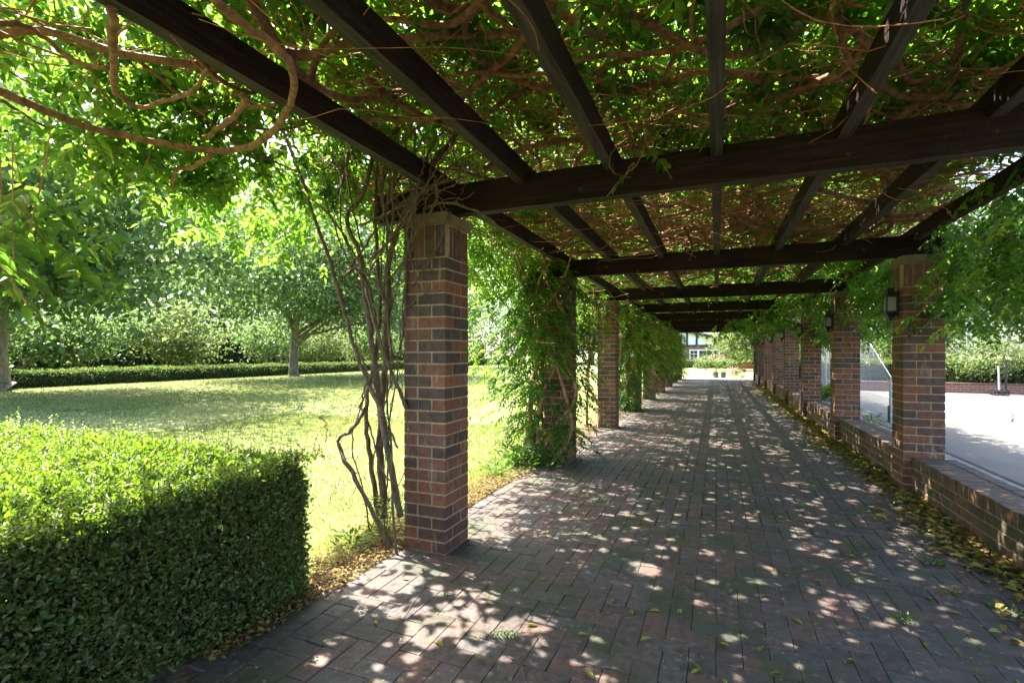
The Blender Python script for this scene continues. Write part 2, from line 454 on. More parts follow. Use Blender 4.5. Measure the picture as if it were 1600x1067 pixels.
bt.inputs['Scale'].default_value = 1.0; bt.inputs['Brick Width'].default_value = .24; bt.inputs['Row Height'].default_value = .086; bt.inputs['Mortar Size'].default_value = .006
bt.inputs['Color1'].default_value = (.21,.085,.06,1); bt.inputs['Color2'].default_value = (.15,.065,.05,1); bt.inputs['Mortar'].default_value = (.32,.26,.21,1)
L.new(bt.outputs[0], p.inputs['Base Color']); p.inputs['Roughness'].default_value = .85
m, nt, N, L, p = mat('chain mesh'); M['mesh'] = m
p.inputs['Base Color'].default_value = (.45,.46,.45,1); p.inputs['Roughness'].default_value = .5

# ------------------------------------------------------------------ ground
def sheet(name, x0, x1, y0, y1, z, mt, n=1):
    b = MB(); b.add([(x0,y0,z),(x1,y0,z),(x1,y1,z),(x0,y1,z)], [(0,1,2,3)])
    o = b.build(name, mt); o['kind'] = 'structure'
    return o
sheet('ground', -700, 700, -300, 900, -.06, M['lawn'])
sheet('lawn', -60, -2.42, -12, 90, -.012, M['lawn'])
sheet('lawn', -2.42, 26, 31.6, 68, -.012, M['lawn'])
sheet('soil_strip', -2.42, -2.13, -12, 29.4, -.016, M['soil'])
sheet('gravel_path', -2.42, 26, 29.4, 31.6, -.008, M['gravel'])
sheet('concrete_strip', 2.2, 3.05, -12, 29.4, .004, M['concrete'])
sheet('edge_gap', 3.02, 3.08, -12, 22.8, .008, M['joint'])
court = sheet('tennis_court', 3.05, 26, -12, 22.8, -.004, M['court'])
for x in (5.2, 6.12, 14.0):
    link('court_line', sheet('t', x-.03, x+.03, -10, 21.0, 0.0, M['line']).data, court)
for y in (21.0, 9.0):
    link('court_line', sheet('t', 5.23, 22, y, y+.06, 0.0, M['line']).data, court)
for o in [o for o in col.objects if o.name == 't' or o.name.startswith('t.')]: bpy.data.objects.remove(o)
sheet('garden_bed', 2.2, 40, 23.15, 29.35, .3, M['soil'])

# paving: herringbone pavers with an edge course along the lawn side
path = sheet('brick_path', -2.13, 1.86, -12, 29.4, -.011, M['joint'])
U = .118
cells = []
for i in range(-12, 60):
    y = -2.0 + i * .236
    if y < 29.3: cells.append((-2.075, y + .118, .1150, .2330))
nx, ny = int(3.9 / U) + 4, int(31.5 / U) + 4
for a in range(-2, nx):
    for b_ in range(-2, ny):
        q = (a - b_) % 4                          # 90 degree herringbone on a square grid
        x, y = -2.01 + a * U, -2.0 + b_ * U
        if q == 0: cells.append((x + U, y + U/2, .2333, .1152))
        elif q == 3: cells.append((x + U/2, y + U - 0, .1152, .2333))
pv = []
for (x, y, w, h) in cells:
    x0, x1 = x - w/2, x + w/2
    if x > -2.02:
        x0 = max(x0, -2.012)
    x1 = min(x1, 1.855)
    if x1 - x0 < .03 or y > 29.35 or y < -1.2: continue
    pv.append(((x0 + x1)/2, y, x1 - x0, h))
def vis(x, y):
    X, Y = x*CY + y*SY, -x*SY + y*CY
    if Y < .3: return 9e9
    px, py = 800 + FPX*X/Y, HOR + FPX*CAM_H/Y
    return math.hypot(x, y) if (-30 < px < 1630 and py < 1085) else 9e9
pv.sort(key=lambda c: vis(c[0], c[1]))
pmesh = {}
rest = MB()
for i, (x, y, w, h) in enumerate(pv):
    z = .0 + random.gauss(0, .0012); tx, ty = random.gauss(0, .006), random.gauss(0, .006)
    if i < 300:
        k = (round(w, 3), round(h, 3))
        if k not in pmesh: pmesh[k] = chamfer_box_mesh('paver', w, h, .05, .0022, M['paver'])
        link('paver', pmesh[k], path, (x, y, z - .025), (tx, ty, random.gauss(0, .012)))
    else:
        e = .003
        V = [(x-w/2, y-h/2, z-.03), (x+w/2, y-h/2, z-.03), (x+w/2, y+h/2, z-.03), (x-w/2, y+h/2, z-.03)]
        T = [(x+sx_*(w/2-e), y+sy_*(h/2-e), z + tx*sy_*h/2 - ty*sx_*w/2) for sx_, sy_ in ((-1,-1),(1,-1),(1,1),(-1,1))]
        rest.add(V + T, [(4,5,6,7),(0,1,5,4),(1,2,6,5),(2,3,7,6),(3,0,4,7)])
rest.build('paver_field', M['paver'], path, kind='stuff')

# ------------------------------------------------------------------ brick pillars
PW, CH, NC = .35, .0846, 25
BH = CH - .0115
brick_me = chamfer_box_mesh('brick', .2285, .1085, BH, .003, M['brick'])
brick_r = chamfer_box_mesh('brick', .1085, .2285, BH, .003, M['brick'])
sold_me = chamfer_box_mesh('soldier_brick', .0785, .110, .228, .003, M['brick'])
sold_side = chamfer_box_mesh('soldier_brick', .110, .112, .228, .003, M['brick'])
cap_me = chamfer_box_mesh('capstone', .374, .374, .085, .008, M['cap'])
cb = MB(); cb.box((-.1703, -.1703, -.05), (.1703, .1703, 2.36))
core_me = cb.mesh('mortar_core', M['mortar'])
def pillar_bricks():
    out = []
    for c in range(NC):
        z = c*CH + CH/2
        A = [(.115, .055, 0), (.295, .115, 1), (.235, .295, 0), (.055, .235, 1)]
        for (x, y, r) in A:
            if c % 2: x = PW - x
            out.append((x - PW/2, y - PW/2, z, r))
    return out
def make_pillar(x, y, label, detail):
    root = empty('brick_pillar', (x, y, 0), label, 'pillar', 'brick pillars of the pergola')
    link('mortar_core', core_me, root)
    sold = []
    zs = NC*CH + .118
    for s in (-1, 1):
        for i in range(4): sold.append((-.13125 + i*.0875, s*.12, zs, 0))
        sold.append((s*.12, 0, zs, 1))
    if detail:
        for (bx, by, bz, r) in pillar_bricks():
            link('brick', brick_r if r else brick_me, root, (bx + random.gauss(0, .0007), by + random.gauss(0, .0007), bz + random.gauss(0, .0006)),
                 (random.gauss(0, .003), random.gauss(0, .003), random.gauss(0, .0035)))
        for (bx, by, bz, r) in sold:
            link('soldier_brick', sold_side if r else sold_me, root, (bx + random.gauss(0, .001), by + random.gauss(0, .001), bz), (0, 0, random.gauss(0, .006)))
    else:
        b = MB()
        for (bx, by, bz, r) in pillar_bricks():
            hx, hy = (.054, .114) if r else (.114, .054)
            b.box((bx-hx, by-hy, bz-BH/2), (bx+hx, by+hy, bz+BH/2))
        for (bx, by, bz, r) in sold:
            hx, hy = (.055, .056) if r else (.0385, .055)
            b.box((bx-hx, by-hy, bz-.114), (bx+hx, by+hy, bz+.114))
        b.build('brickwork', M['brick'], root, kind='stuff')
    link('capstone', cap_me, root, (0, 0, NC*CH + .24 + .04))
    return root
LX, RX = -1.775 - PW/2, 1.775 + PW/2
PY = [3.07 + 3.2*k for k in range(9)]
NTH = ['nearest', 'second', 'third', 'fourth', 'fifth', 'sixth', 'seventh', 'eighth', 'ninth and farthest']
l_extra = ['bare, with rose canes climbing its lawn side', 'wrapped in leafy hanging vine', 'clear of vine, bricks fully exposed', 'half hidden by vine foliage',
           'showing bricks below vine', 'mostly covered by vine', 'hidden in vine', 'hidden in vine', 'deep in leafy vine']
r_extra = ['beside the low wall', 'with the largest lantern in view', 'with foliage brushing its top', 'with a lantern high on its side', 'under hanging leaves',
           'near the far end', 'near the far end', 'near the far end', 'by the bright lawn']
PZ = PW/2
for k in range(9):
    make_pillar(LX, PY[k] + PZ, f'{NTH[k]} brick pillar of the lawn-side row, {l_extra[k]}', k <= 3)
    if k: make_pillar(RX, PY[k] + PZ, f'{NTH[k-1] if k < 8 else "eighth and farthest"} brick pillar in view along the court-side row, {r_extra[k]}', 1 <= k <= 3)

# low walls between the court-side pillars
wb_me = chamfer_box_mesh('brick', .110, .230, .074, .003, M['wall_brick'])
rl_me = chamfer_box_mesh('coping_brick', .230, .076, .108, .003, M['wall_brick'])
rl2_me = chamfer_box_mesh('coping_brick', .108, .076, .108, .003, M['wall_brick'])
WX0, WX1 = 1.85, 2.20
wlab = ['low mossy brick wall at the right edge of the picture before the first court-side pillar', 'low brick wall between the first and second court-side pillars',
        'low brick wall between the second and third court-side pillars', 'low brick wall between the third and fourth court-side pillars',
        'low brick wall between the fourth and fifth court-side pillars', 'low brick wall between the fifth and sixth court-side pillars',
        'low brick wall between the sixth and seventh court-side pillars', 'low brick wall between the seventh and farthest court-side pillars']
for k in range(8):
    y0, y1 = PY[k] + PW + .006, PY[k+1] - .006
    if k == 0: y0 = PY[0] - 1.0
    root = empty('low_wall', ((WX0+WX1)/2, (y0+y1)/2, 0), wlab[k], 'brick wall', 'low brick walls between pillars')
    cx_, cy_ = (WX0+WX1)/2, (y0+y1)/2
    b = MB(); b.box((WX0+.004-cx_, y0-cy_, -.05), (WX1-.004-cx_, y1-cy_, .362)); b.build('mortar_core', M['wall_mortar'], root)
    n = int((y1-y0)/.0865); n2 = int(round((y1-y0)/.24))
    S = MB()
    pw = (y1-y0)/n
    for i in range(n):
        y = y0 + (i+.5)*pw - cy_
        for (x, me, hx) in ((WX0+.115-cx_, rl_me, .115), (WX1-.054-cx_, rl2_me, .054)):
            if k < 3: link('coping_brick', me, root, (x + random.gauss(0,.0015), y, .316 + random.gauss(0,.001)), (0, random.gauss(0,.006), random.gauss(0,.008)))
            else: S.box((x-hx, y-.038, .262), (x+hx, y+.038, .37))
    bw = (y1-y0)/n2
    for c in range(3):
        off = .5*bw if c % 2 else 0
        for i in range(n2 + (1 if c % 2 else 0)):
            a, bb = y0 + i*bw - off, y0 + (i+1)*bw - off
            a, bb = max(a, y0), min(bb, y1)
            yc = (a+bb)/2 - cy_; ln = bb - a - .010; zc = c*.086 + .043
            for xs in (WX0+.055-cx_, WX1-.055-cx_):
                if k < 3 and xs < 0:
                    o = link('brick', wb_me, root, (xs + random.gauss(0,.0015), yc, zc), (0, 0, random.gauss(0,.005))); o.scale = (1, ln/.23, 1)
                else: S.box((xs-.055, yc-ln/2, zc-.037), (xs+.055, yc+ln/2, zc+.037))
    if S.n: S.build('brickwork', M['wall_brick'], root, kind='stuff')

# ------------------------------------------------------------------ pergola frame
perg = empty('pergola_frame', (0, 14, 2.44), 'dark stained timber pergola of cross beams and long rafters over the path', 'pergola')
perg_loc = (0, 14, 2.44)
BT = 2.665
for k in range(-1, 9):
    yb = PY[0] + 3.2*k + .13
    x0, x1 = (-2.46, 2.55) if k < 1 else (-2.38, 2.17)
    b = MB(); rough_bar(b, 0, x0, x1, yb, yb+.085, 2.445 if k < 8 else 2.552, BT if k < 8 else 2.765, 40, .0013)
    if k == 8:
        for xx in (LX, RX): b.box((xx-.08, yb+.004, 2.443), (xx+.08, yb+.08, 2.55))
    o = b.build('beam', [M['beam'], M['bounce_lit_x']], perg, (0, -14, -2.44))
for x in (-1.88, -1.25, -.63, 0.0, .645, 1.29, 1.93):
    b = MB()
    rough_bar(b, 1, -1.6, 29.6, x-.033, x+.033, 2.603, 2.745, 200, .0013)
    b.build('rafter', [M['rafter'], M['bounce_lit_y']], perg, (0, -14, -2.44))

# ------------------------------------------------------------------ wall lanterns on the court-side pillars
def make_lantern(x, y, z, label):
    root = empty('wall_lantern', (x, y, z), label, 'lantern', 'black wall lanterns')
    root.scale = (.58, .80, .84)
    b = MB(); b.box((-.022, -.055, -.17), (0, .055, .17)); b.build('back_plate', M['black_metal'], root)
    w = .075
    b = MB()
    for sx_ in (-1, 1):
        for sy_ in (-1, 1):
            b.box((-.115+sx_*w-.009, sy_*w-.009, -.09), (-.115+sx_*w+.009, sy_*w+.009, .10))
    for z0 in (-.105, .088):
        b.box((-.115-w-.014, -w-.014, z0), (-.115+w+.014, w+.014, z0+.02))
    b.build('frame', M['black_metal'], root)
    b = MB()
    def pyr(z0, z1, r0, r1):
        V = [(-.115+s1*r0, s2*r0, z0) for s1, s2 in ((-1,-1),(1,-1),(1,1),(-1,1))] + [(-.115+s1*r1, s2*r1, z1) for s1, s2 in ((-1,-1),(1,-1),(1,1),(-1,1))]
        b.add(V, [(3,2,1,0),(4,5,6,7),(0,1,5,4),(1,2,6,5),(2,3,7,6),(3,0,4,7)])
    pyr(.109, .17, w+.016, .045); pyr(.17, .205, .045, .04)
    b.build('lantern_roof', M['black_metal'], root)
    b = MB(); pyr(-.165, -.106, .04, w+.012); pyr(-.205, -.165, .03, .04)
    b.build('lantern_base', M['black_metal'], root)
    for (dx, dy, ax) in ((-w, 0, 0), (0, -w, 1), (0, w, 1)):
        b = MB()
        if ax == 0: b.box((-.115+dx-.002, -w+.012, -.083), (-.115+dx+.002, w-.012, .086))
        else: b.box((-.115-w+.012, dy-.002, -.083), (-.115+w-.012, dy+.002, .086))
        b.build('pane', M['frost'], root)
    return root
for k in range(1, 9):
    make_lantern(1.775, PY[k] + .16, 1.95, f'black box lantern with frosted panes on the {NTH[k-1] if k < 8 else "eighth and farthest"} court-side brick pillar')

# ------------------------------------------------------------------ wisteria canopy
vine = empty('wisteria_vine', (0, 14, 2.7), 'huge wisteria with brown twisting branches and bright green leaves covering the pergola roof', 'vine')
VO = (0, -14, -2.7)
def zwob(x, y): return .12*noise2(np.asarray(x), np.asarray(y), .9, 3)
gr = np.random.default_rng(77)
for _ in range(300):                              # clusters of chinks
    cx_, cy_ = gr.uniform(-2.6, 2.4), gr.uniform(-1, 29)**1.0
    sz = gr.uniform(.08, .30)
    for _ in range(gr.integers(3, 16)): dig(cx_ + gr.normal(0, sz*1.7), cy_ + gr.normal(0, sz*1.2), gr.uniform(.013, .027))
for _ in range(35):
    cx_, cy_ = gr.uniform(-2.3, 2.0), gr.uniform(1, 29); dig(cx_, cy_, gr.uniform(.02, .035))
for _ in range(1100): dig(gr.uniform(-2.6, 2.4), gr.uniform(-1, 29), gr.uniform(.010, .020))
for (px, py, r_) in [(700,955,.12),(740,930,.13),(655,900,.16),(690,880,.13),(760,980,.10),(820,975,.09),(640,890,.12),(790,790,.18),(760,815,.18),(745,835,.12),(720,985,.12),(670,990,.11),(600,915,.1),(950,925,.05),(1010,890,.05),(1040,945,.05)]:
    q = at_z(px, py, 0)                           # the large sunny patches near the first pillar
    for _ in range(10): dig(q[0] + gr.normal(0, r_), q[1] + gr.normal(0, r_*.8), gr.uniform(.018, .040))
for y in np.arange(-.5, 29, .07):                 # ragged sunny edge on the lawn side
    for _ in range(2): dig(-2.25 + abs(gr.normal(0, .28)), y + gr.normal(0, .05), gr.uniform(.015, .05))
def canopy_leaves(n, y0, y1, scale, fold, name, x0=-4.0, x1=2.15):
    x = rng.uniform(x0, x1, n*2); y = rng.uniform(y0, y1, n*2)
    dens = .75 + .18*noise2(x, y, 2.3, 5) + .15*noise2(x, y, 6.5, 9)
    edge = np.clip((x + 4.0 + .35*noise2(x*0, y, 2.2, 12))/.9, 0, 1) * np.clip((2.2 - x)/.25, .1, 1)
    keep = rng.random(n*2) < np.clip(dens, .12, 1) * edge
    x, y = x[keep][:n], y[keep][:n]; n = len(x)
    hgt = rng.beta(1.3, 1.6, n)
    z = 3.02 + .62*hgt + zwob(x, y)
    out = np.clip((np.abs(x + .2) - 2.1)/1.6, 0, 1)
    z -= out*(.30 + .42*rng.random(n)*out)
    a = rng.uniform(0, 6.283, n)
    D = np.stack([np.cos(a), np.sin(a), rng.normal(-.25, .3, n)], 1)
    D[:, 0] += np.sign(x)*out*.9; D[:, 2] -= out*.55
    N = np.stack([rng.normal(0, .42, n), rng.normal(0, .42, n), np.ones(n)], 1)
    B = np.stack([x, y, z], 1)
    P, Dd, Nn, L_, W_, r = sprays(B, D, N, .24*scale, .072*scale, .033*scale, 5)
    k = ~open_to_sun(P, Dd, Nn, L_, W_)
    me = leaf_mesh(name, P[k], Dd[k], Nn[k], L_[k], W_[k], M['wisteria'], fold, r[k]*.98)
    return link(name, me, vine, VO, kind='stuff')
canopy_leaves(20500, -2.4, 8.0, 1.0, True, 'foliage')
canopy_leaves(17500, 8.0, 30.4, 1.55, False, 'foliage')

def hang_leaves(n, xr, yr, zr, name, parent, off, scale=1.0, fold=True, m='wisteria', vert=.8):
    x, y, z = rng.uniform(*xr, n), rng.uniform(*yr, n), None
    z = rng.uniform(*zr, n)
    a = rng.uniform(0, 6.283, n)
    D = np.stack([np.cos(a), np.sin(a), np.full(n, -vert)], 1)
    N = np.stack([np.cos(a)*vert, np.sin(a)*vert, np.ones(n)], 1) + rng.normal(0, .35, (n, 3))
    P, Dd, Nn, L_, W_, r = sprays(np.stack([x, y, z], 1), D, N, .22*scale, .068*scale, .030*scale, 5)
    return link(name, leaf_mesh(name, P, Dd, Nn, L_, W_, M[m], fold, r*.97), parent, off, kind='stuff')

# hero branches, traced over the rafters
hero = [
 ([(-40,120),(60,165),(150,200),(300,232),(380,235),(430,205),(456,160),(455,110),(432,82)], 2.52, .027),
 ([(432,82),(395,45),(330,-10)], 2.60, .027),
 ([(375,-20),(420,40),(452,80),(500,130),(560,160),(640,155),(720,150)], 2.84, .036),
 ([(446,66),(490,70),(545,62),(640,70),(720,72),(830,66)], 2.86, .034),
 ([(645,-20),(690,25),(726,36),(730,72),(760,95),(830,120),(880,126)], 2.88, .034),
 ([(752,-20),(768,25),(805,68),(850,100),(900,110)], 2.86, .028),
 ([(900,-10),(943,20),(976,37),(1026,53),(1070,66),(1130,72),(1200,60)], 2.88, .036),
 ([(930,147),(990,150),(1035,138),(1066,123),(1100,106),(1136,102),(1166,102),(1189,115),(1233,118),(1330,117),(1420,110)], 2.90, .030),
 ([(1189,115),(1188,140),(1172,172)], 2.86, .020),
 ([(1306,-10),(1308,33),(1324,60),(1316,83),(1335,105)], 2.86, .030),
 ([(1335,128),(1373,133),(1413,143),(1473,137),(1545,131),(1640,120)], 2.88, .030),
 ([(1400,88),(1426,115),(1476,93),(1500,50),(1514,-15)], 2.90, .020),
 ([(174,10),(176,60),(178,100),(180,145)], 2.60, .024),
 ([(180,145),(215,165),(250,155),(300,140),(325,110)], 2.62, .017),
 ([(-20,30),(40,60),(100,85),(170,90)], 2.74, .018),
 ([(280,75),(320,100),(370,125),(400,150)], 2.78, .020),
 ([(385,150),(370,175),(345,200),(320,222)], 2.60, .022),
 ([(330,240),(300,262),(275,270),(268,300)], 2.48, .020),
 ([(220,100),(300,180),(380,235),(470,262)], 2.74, .012),
 ([(0,150),(60,190),(130,225),(220,250)], 2.70, .012),
 ([(575,135),(640,170),(700,185),(760,190)], 2.84, .030),
 ([(700,40),(735,60),(800,64),(850,80)], 2.92, .022),
 ([(740,190),(790,160),(860,150),(930,150)], 2.90, .024),
 ([(560,20),(575,70),(600,110),(640,128)], 2.90, .014),
 ([(940,160),(980,190),(985,235)], 2.88, .020),
 ([(1060,80),(1020,130),(1010,140)], 2.92, .016),
]
for pts, z, r in hero:
    P = smooth_path([at_z(px, py, z) for px, py in pts], max(12, len(pts)*5), .0022)
    P[:, 2] += .05*np.sin(np.linspace(0, random.uniform(2, 6), len(P)) + random.uniform(0, 6))*(1 if z > 2.7 else .3)
    rr = .64*r*(1 + .07*np.sin(np.linspace(0, 14, len(P)) + random.random()*6))*np.linspace(1.08, .82, len(P))
    b = MB(); b.tube(P, rr, 8); b.build('branch', M['vine_bark'], vine, VO, smooth=True)
def wander(p, a, n, step, turn, zlo, zhi):
    out = [p]
    for _ in range(n):
        a += random.gauss(0, turn)
        q = [out[-1][0] + math.cos(a)*step, out[-1][1] + math.sin(a)*step, min(zhi, max(zlo, out[-1][2] + random.gauss(0, step*.28)))]
        out.append(q)
    return np.array(out)
for i in range(125):
    y = random.uniform(.5, 9) if i < 70 else random.uniform(8, 28)
    x = random.uniform(-2.6, 2.2)
    a = random.choice((0, math.pi)) + random.gauss(0, .55)
    P = smooth_path(wander([x, y, random.uniform(2.78, 2.90)], a, random.randint(5, 9), .34, .5, 2.77, 2.95), 26)
    r = random.uniform(.010, .029) if i < 70 else random.uniform(.014, .034)
    b = MB(); b.tube(P, r*np.linspace(1.1, .6, len(P))*(1 + .1*np.sin(np.linspace(0, 11, len(P)))), 7)
    b.build('branch', M['vine_bark'], vine, VO, smooth=True)
tw = MB()
def twigs(n, yr, xr, rlo, rhi, k=4, zr=(2.84, 3.08)):
    for _ in range(n):
        p = [random.uniform(*xr), random.uniform(*yr), random.uniform(*zr)]
        P = smooth_path(wander(p, random.uniform(0, 6.28), random.randint(3, 6), random.uniform(.12, .3), .5, zr[0], zr[1] + .1), 11)
        r = random.uniform(rlo, rhi)
        tw.tube(P, r*np.linspace(1, .45, len(P)), k, cap=False)
twigs(1400, (-1, 8), (-3.2, 2.3), .0022, .007, 4, (2.82, 3.08))
twigs(800, (1.2, 8), (-1.4, 2.3), .0025, .008, 4, (2.80, 3.04))
twigs(1500, (8, 29.5), (-2.6, 2.2), .0035, .009, 3, (2.80, 3.04))
twigs(160, (1, 9), (-2.6, 2.2), .002, .004, 3, (2.5, 2.8))
tw.build('twig_tangle', M['twig'], vine, VO, smooth=True, kind='stuff')

# near hanging sprays: every leaflet a leaf of its own
hs = []
for px, py, d in [(-20,330,1.75),(5,340,1.8),(20,355,1.75),(-10,380,1.65),(40,375,1.85),(10,405,1.8),(-25,415,1.65),(50,345,2.0),(0,300,1.9),(60,310,2.1),(-40,370,1.55),
                  (175,262,2.5),(230,255,2.7),(140,215,2.4),
                  (1010,225,3.0),(1000,250,3.05),(1135,190,3.0),(1215,178,2.95),(1250,182,2.95),(1155,215,3.05),(1545,282,3.6),(1525,300,3.9),(1590,300,3.7)]:
    hs.append((at_d(px, py, d), px))
hB = np.array([h[0] for h in hs]); n = len(hB)
a = rng.uniform(0, 6.28, n)
hD = np.stack([np.cos(a)*.7, np.sin(a)*.7, np.full(n, -.55)], 1); hN = np.stack([np.cos(a)*.5, np.sin(a)*.5, np.ones(n)], 1)
P, Dd, Nn, L_, W_, r_ = sprays(hB, hD, hN, .19, .072, .034, 4)
lm = [leaf_mesh('leaf', np.zeros((1,3)), np.array([[1.,0,0]]), np.array([[0,0,1.]]), 1.0, .44, M['wisteria'], True, np.array([v])) for v in (.2,.5,.75)]
import mathutils
for i in range(len(P)):
    d = norm(Dd[i]); s = norm(np.cross(Nn[i], d)); nn = np.cross(d, s)
    o = link('leaf', lm[i % 3], vine)
    mtx = mathutils.Matrix(((d[0], s[0], nn[0]), (d[1], s[1], nn[1]), (d[2], s[2], nn[2])))
    o.rotation_euler = mtx.to_euler(); o.location = P[i] + np.array(VO); o.scale = (L_[i],)*3
st = MB()
for i in range(n):
    d = norm(hD[i]); Q = [hB[i] - d*.10 + np.array([0,0,.25]), hB[i], hB[i] + d*.12 + np.array([0,0,-.012]), hB[i] + d*.25 + np.array([0,0,-.055])]
    st.tube(smooth_path(Q, 8), .0022, 4)
st.build('leaf_stalks', M['twig'], vine, VO, kind='stuff')
# leafy fringes hanging from both eaves
def fringe(n, pts, spread, name):
    c = np.array(pts)[rng.integers(0, len(pts), n)]
    B = c + rng.normal(0, 1, (n, 3))*np.array(spread)
    a = rng.uniform(0, 6.28, n)
    D = np.stack([np.cos(a), np.sin(a), np.full(n, -.7)], 1); N = np.stack([np.cos(a)*.7, np.sin(a)*.7, np.ones(n)], 1) + rng.normal(0, .3, (n, 3))
    P, Dd, Nn, L_, W_, r = sprays(B, D, N, .23, .072, .033, 5)
    k = ~open_to_sun(P, Dd, Nn, L_, W_)
    link(name, leaf_mesh(name, P[k], Dd[k], Nn[k], L_[k], W_[k], M['wisteria'], True, r[k]*.97), vine, VO, kind='stuff')
fr = [at_d(px, py, d) for px, py, d in [(10,350,2.0),(40,340,2.1),(150,215,2.8),(230,225,3.0),(320,255,3.4),(400,265,3.7),(470,280,4.0),(520,290,4.2),(90,180,2.5),(260,190,3.0),
                                         (360,215,3.3),(440,230,3.6),(180,255,3.2)]]
fringe(330, fr, (.18, .22, .09), 'foliage')
fl = []
for y in np.arange(4.6, 30, .35): fl.append((-2.75 - .3*random.random(), y, 2.75 - .35*random.random()))
fringe(900, fl, (.3, .3, .22), 'foliage')
frr = []
for y in np.arange(4.4, 14, .3):
    for _ in range(3): frr.append((2.1 + .25*random.random(), y, 2.68 - .80*random.random()**1.2))
for y in np.arange(14, 29, .5): frr.append((2.1 + .3*random.random(), y, 2.6 - .6*random.random()))
fringe(2300, frr, (.16, .3, .18), 'foliage')
inn = [(1.5, 9.9, 2.35), (1.35, 10.4, 2.4), (1.5, 12.9, 2.2), (1.3, 13.3, 2.3), (1.1, 13.0, 2.42), (1.45, 16.2, 2.2), (1.2, 16.6, 2.35), (.6, 16.2, 2.45), (.9, 19.4, 2.3), (.3, 19.6, 2.4), (1.55, 19.3, 2.1), (1.2, 22.6, 2.4), (1.4, 25.6, 2.3)]
fringe(300, inn, (.22, .15, .08), 'foliage')

# climbing stems and foliage on the lawn-side pillars
def pillar_vine(k, n, label, zlo=.05, wide=.75, dens_mid=.9, scale=1.0, fold=True, stems=5, spread=0.0):
    x, y = LX, PY[k] + PZ
    root = empty('climbing_vine', (x - .3, y, 0), label, 'vine', 'vines climbing lawn-side pillars')
    off = (-x + .3, -y, 0)
    for s in range(stems):
        a0 = random.uniform(2.2, 5.2); pts = []
        rx = .24 + random.uniform(0, .08)
        for i in range(7):
            z = i/6*2.75; a = a0 + .5*math.sin(i*1.3 + s) + random.gauss(0, .15)
            e = rx + (.05 if i < 5 else .1*(i-4))
            cxx, cyy = max(-e, min(e, 1.35*e*math.cos(a))), max(-e, min(e, 1.35*e*math.sin(a)))
            pts.append((x + cxx - (.05 if i == 0 else 0), y + cyy, z - .03))
        b = MB(); b.tube(smooth_path(pts, 26, .004), np.linspace(.030, .014, 26)*random.uniform(.6, 1.05), 7)
        b.build('stem', M['vine_bark'], root, off, smooth=True)
    t = rng.beta(1.2, 1.1, n)
    z = zlo + t*(2.7 - zlo)
    a = rng.uniform(0, 6.283, n); rad = np.abs(rng.normal(0, 1, n))*.22 + .2
    w = .45 + .55*np.sin(np.clip(t, 0, 1)*math.pi*dens_mid + .25)
    X = x - .13*wide + np.cos(a)*rad*wide*w*1.25; Y = y - .05 + np.sin(a)*rad*wide*w
    if spread:
        q = rng.random(n) < .38
        X[q] -= spread*rng.random(q.sum())*(.4 + .6*np.sin(t[q]*2.6)); Y[q] -= .15
    ins = (np.abs(X - x) < .2) & (np.abs(Y - y) < .2)
    sel = rng.random(n) < .45
    X[ins & ~sel] -= .4; Y[ins & sel] -= .36
    keep = ~((np.abs(X - x) < .19) & (np.abs(Y - y) < .19)) & (X < x + .50)
    X, Y, z, a = X[keep], Y[keep], z[keep], a[keep]; n = len(X)
    D = np.stack([np.cos(a), np.sin(a), np.full(n, -.6)], 1) + rng.normal(0, .25, (n, 3))
    N = np.stack([np.cos(a)*.8, np.sin(a)*.8, np.ones(n)*.8], 1) + rng.normal(0, .3, (n, 3))
    P, Dd, Nn, L_, W_, r = sprays(np.stack([X, Y, z], 1), D, N, .20*scale, .062*scale, .026*scale, 5)
    link('foliage', leaf_mesh('foliage', P, Dd, Nn, L_, W_, M['wisteria'], fold, r*.97), root, off, kind='stuff')
    b = MB()
    for _ in range(26):
        i = random.randrange(n); p = (X[i], Y[i], z[i])
        b.tube(smooth_path(wander(list(p), random.uniform(0, 6.28), 4, .16, .5, .1, 2.8), 9), .004*scale, 4)
    b.build('runner_stems', M['twig'], root, off, kind='stuff')
pillar_vine(1, 1050, 'dense leafy vine cloaking the second lawn-side pillar down to the grass', wide=.95, spread=.75, stems=8)
pillar_vine(2, 90, 'thin vine stems behind the third, mostly bare lawn-side pillar', zlo=1.9, stems=2)
pillar_vine(3, 900, 'leafy vine bulging round the fourth lawn-side pillar', scale=1.2, fold=False)
pillar_vine(4, 420, 'vine over the upper half of the fifth lawn-side pillar', zlo=1.0, scale=1.3, fold=False)
pillar_vine(5, 520, 'vine over the sixth lawn-side pillar', scale=1.4, zlo=.5, fold=False)
pillar_vine(6, 520, 'vine over the seventh lawn-side pillar', scale=1.5, zlo=.5, fold=False)
pillar_vine(7, 520, 'vine over the eighth lawn-side pillar', scale=1.4, wide=.65, fold=False)
pillar_vine(8, 700, 'bushy dark vine over the farthest lawn-side pillar by the bright lawn', scale=1.4, wide=.75, fold=False)

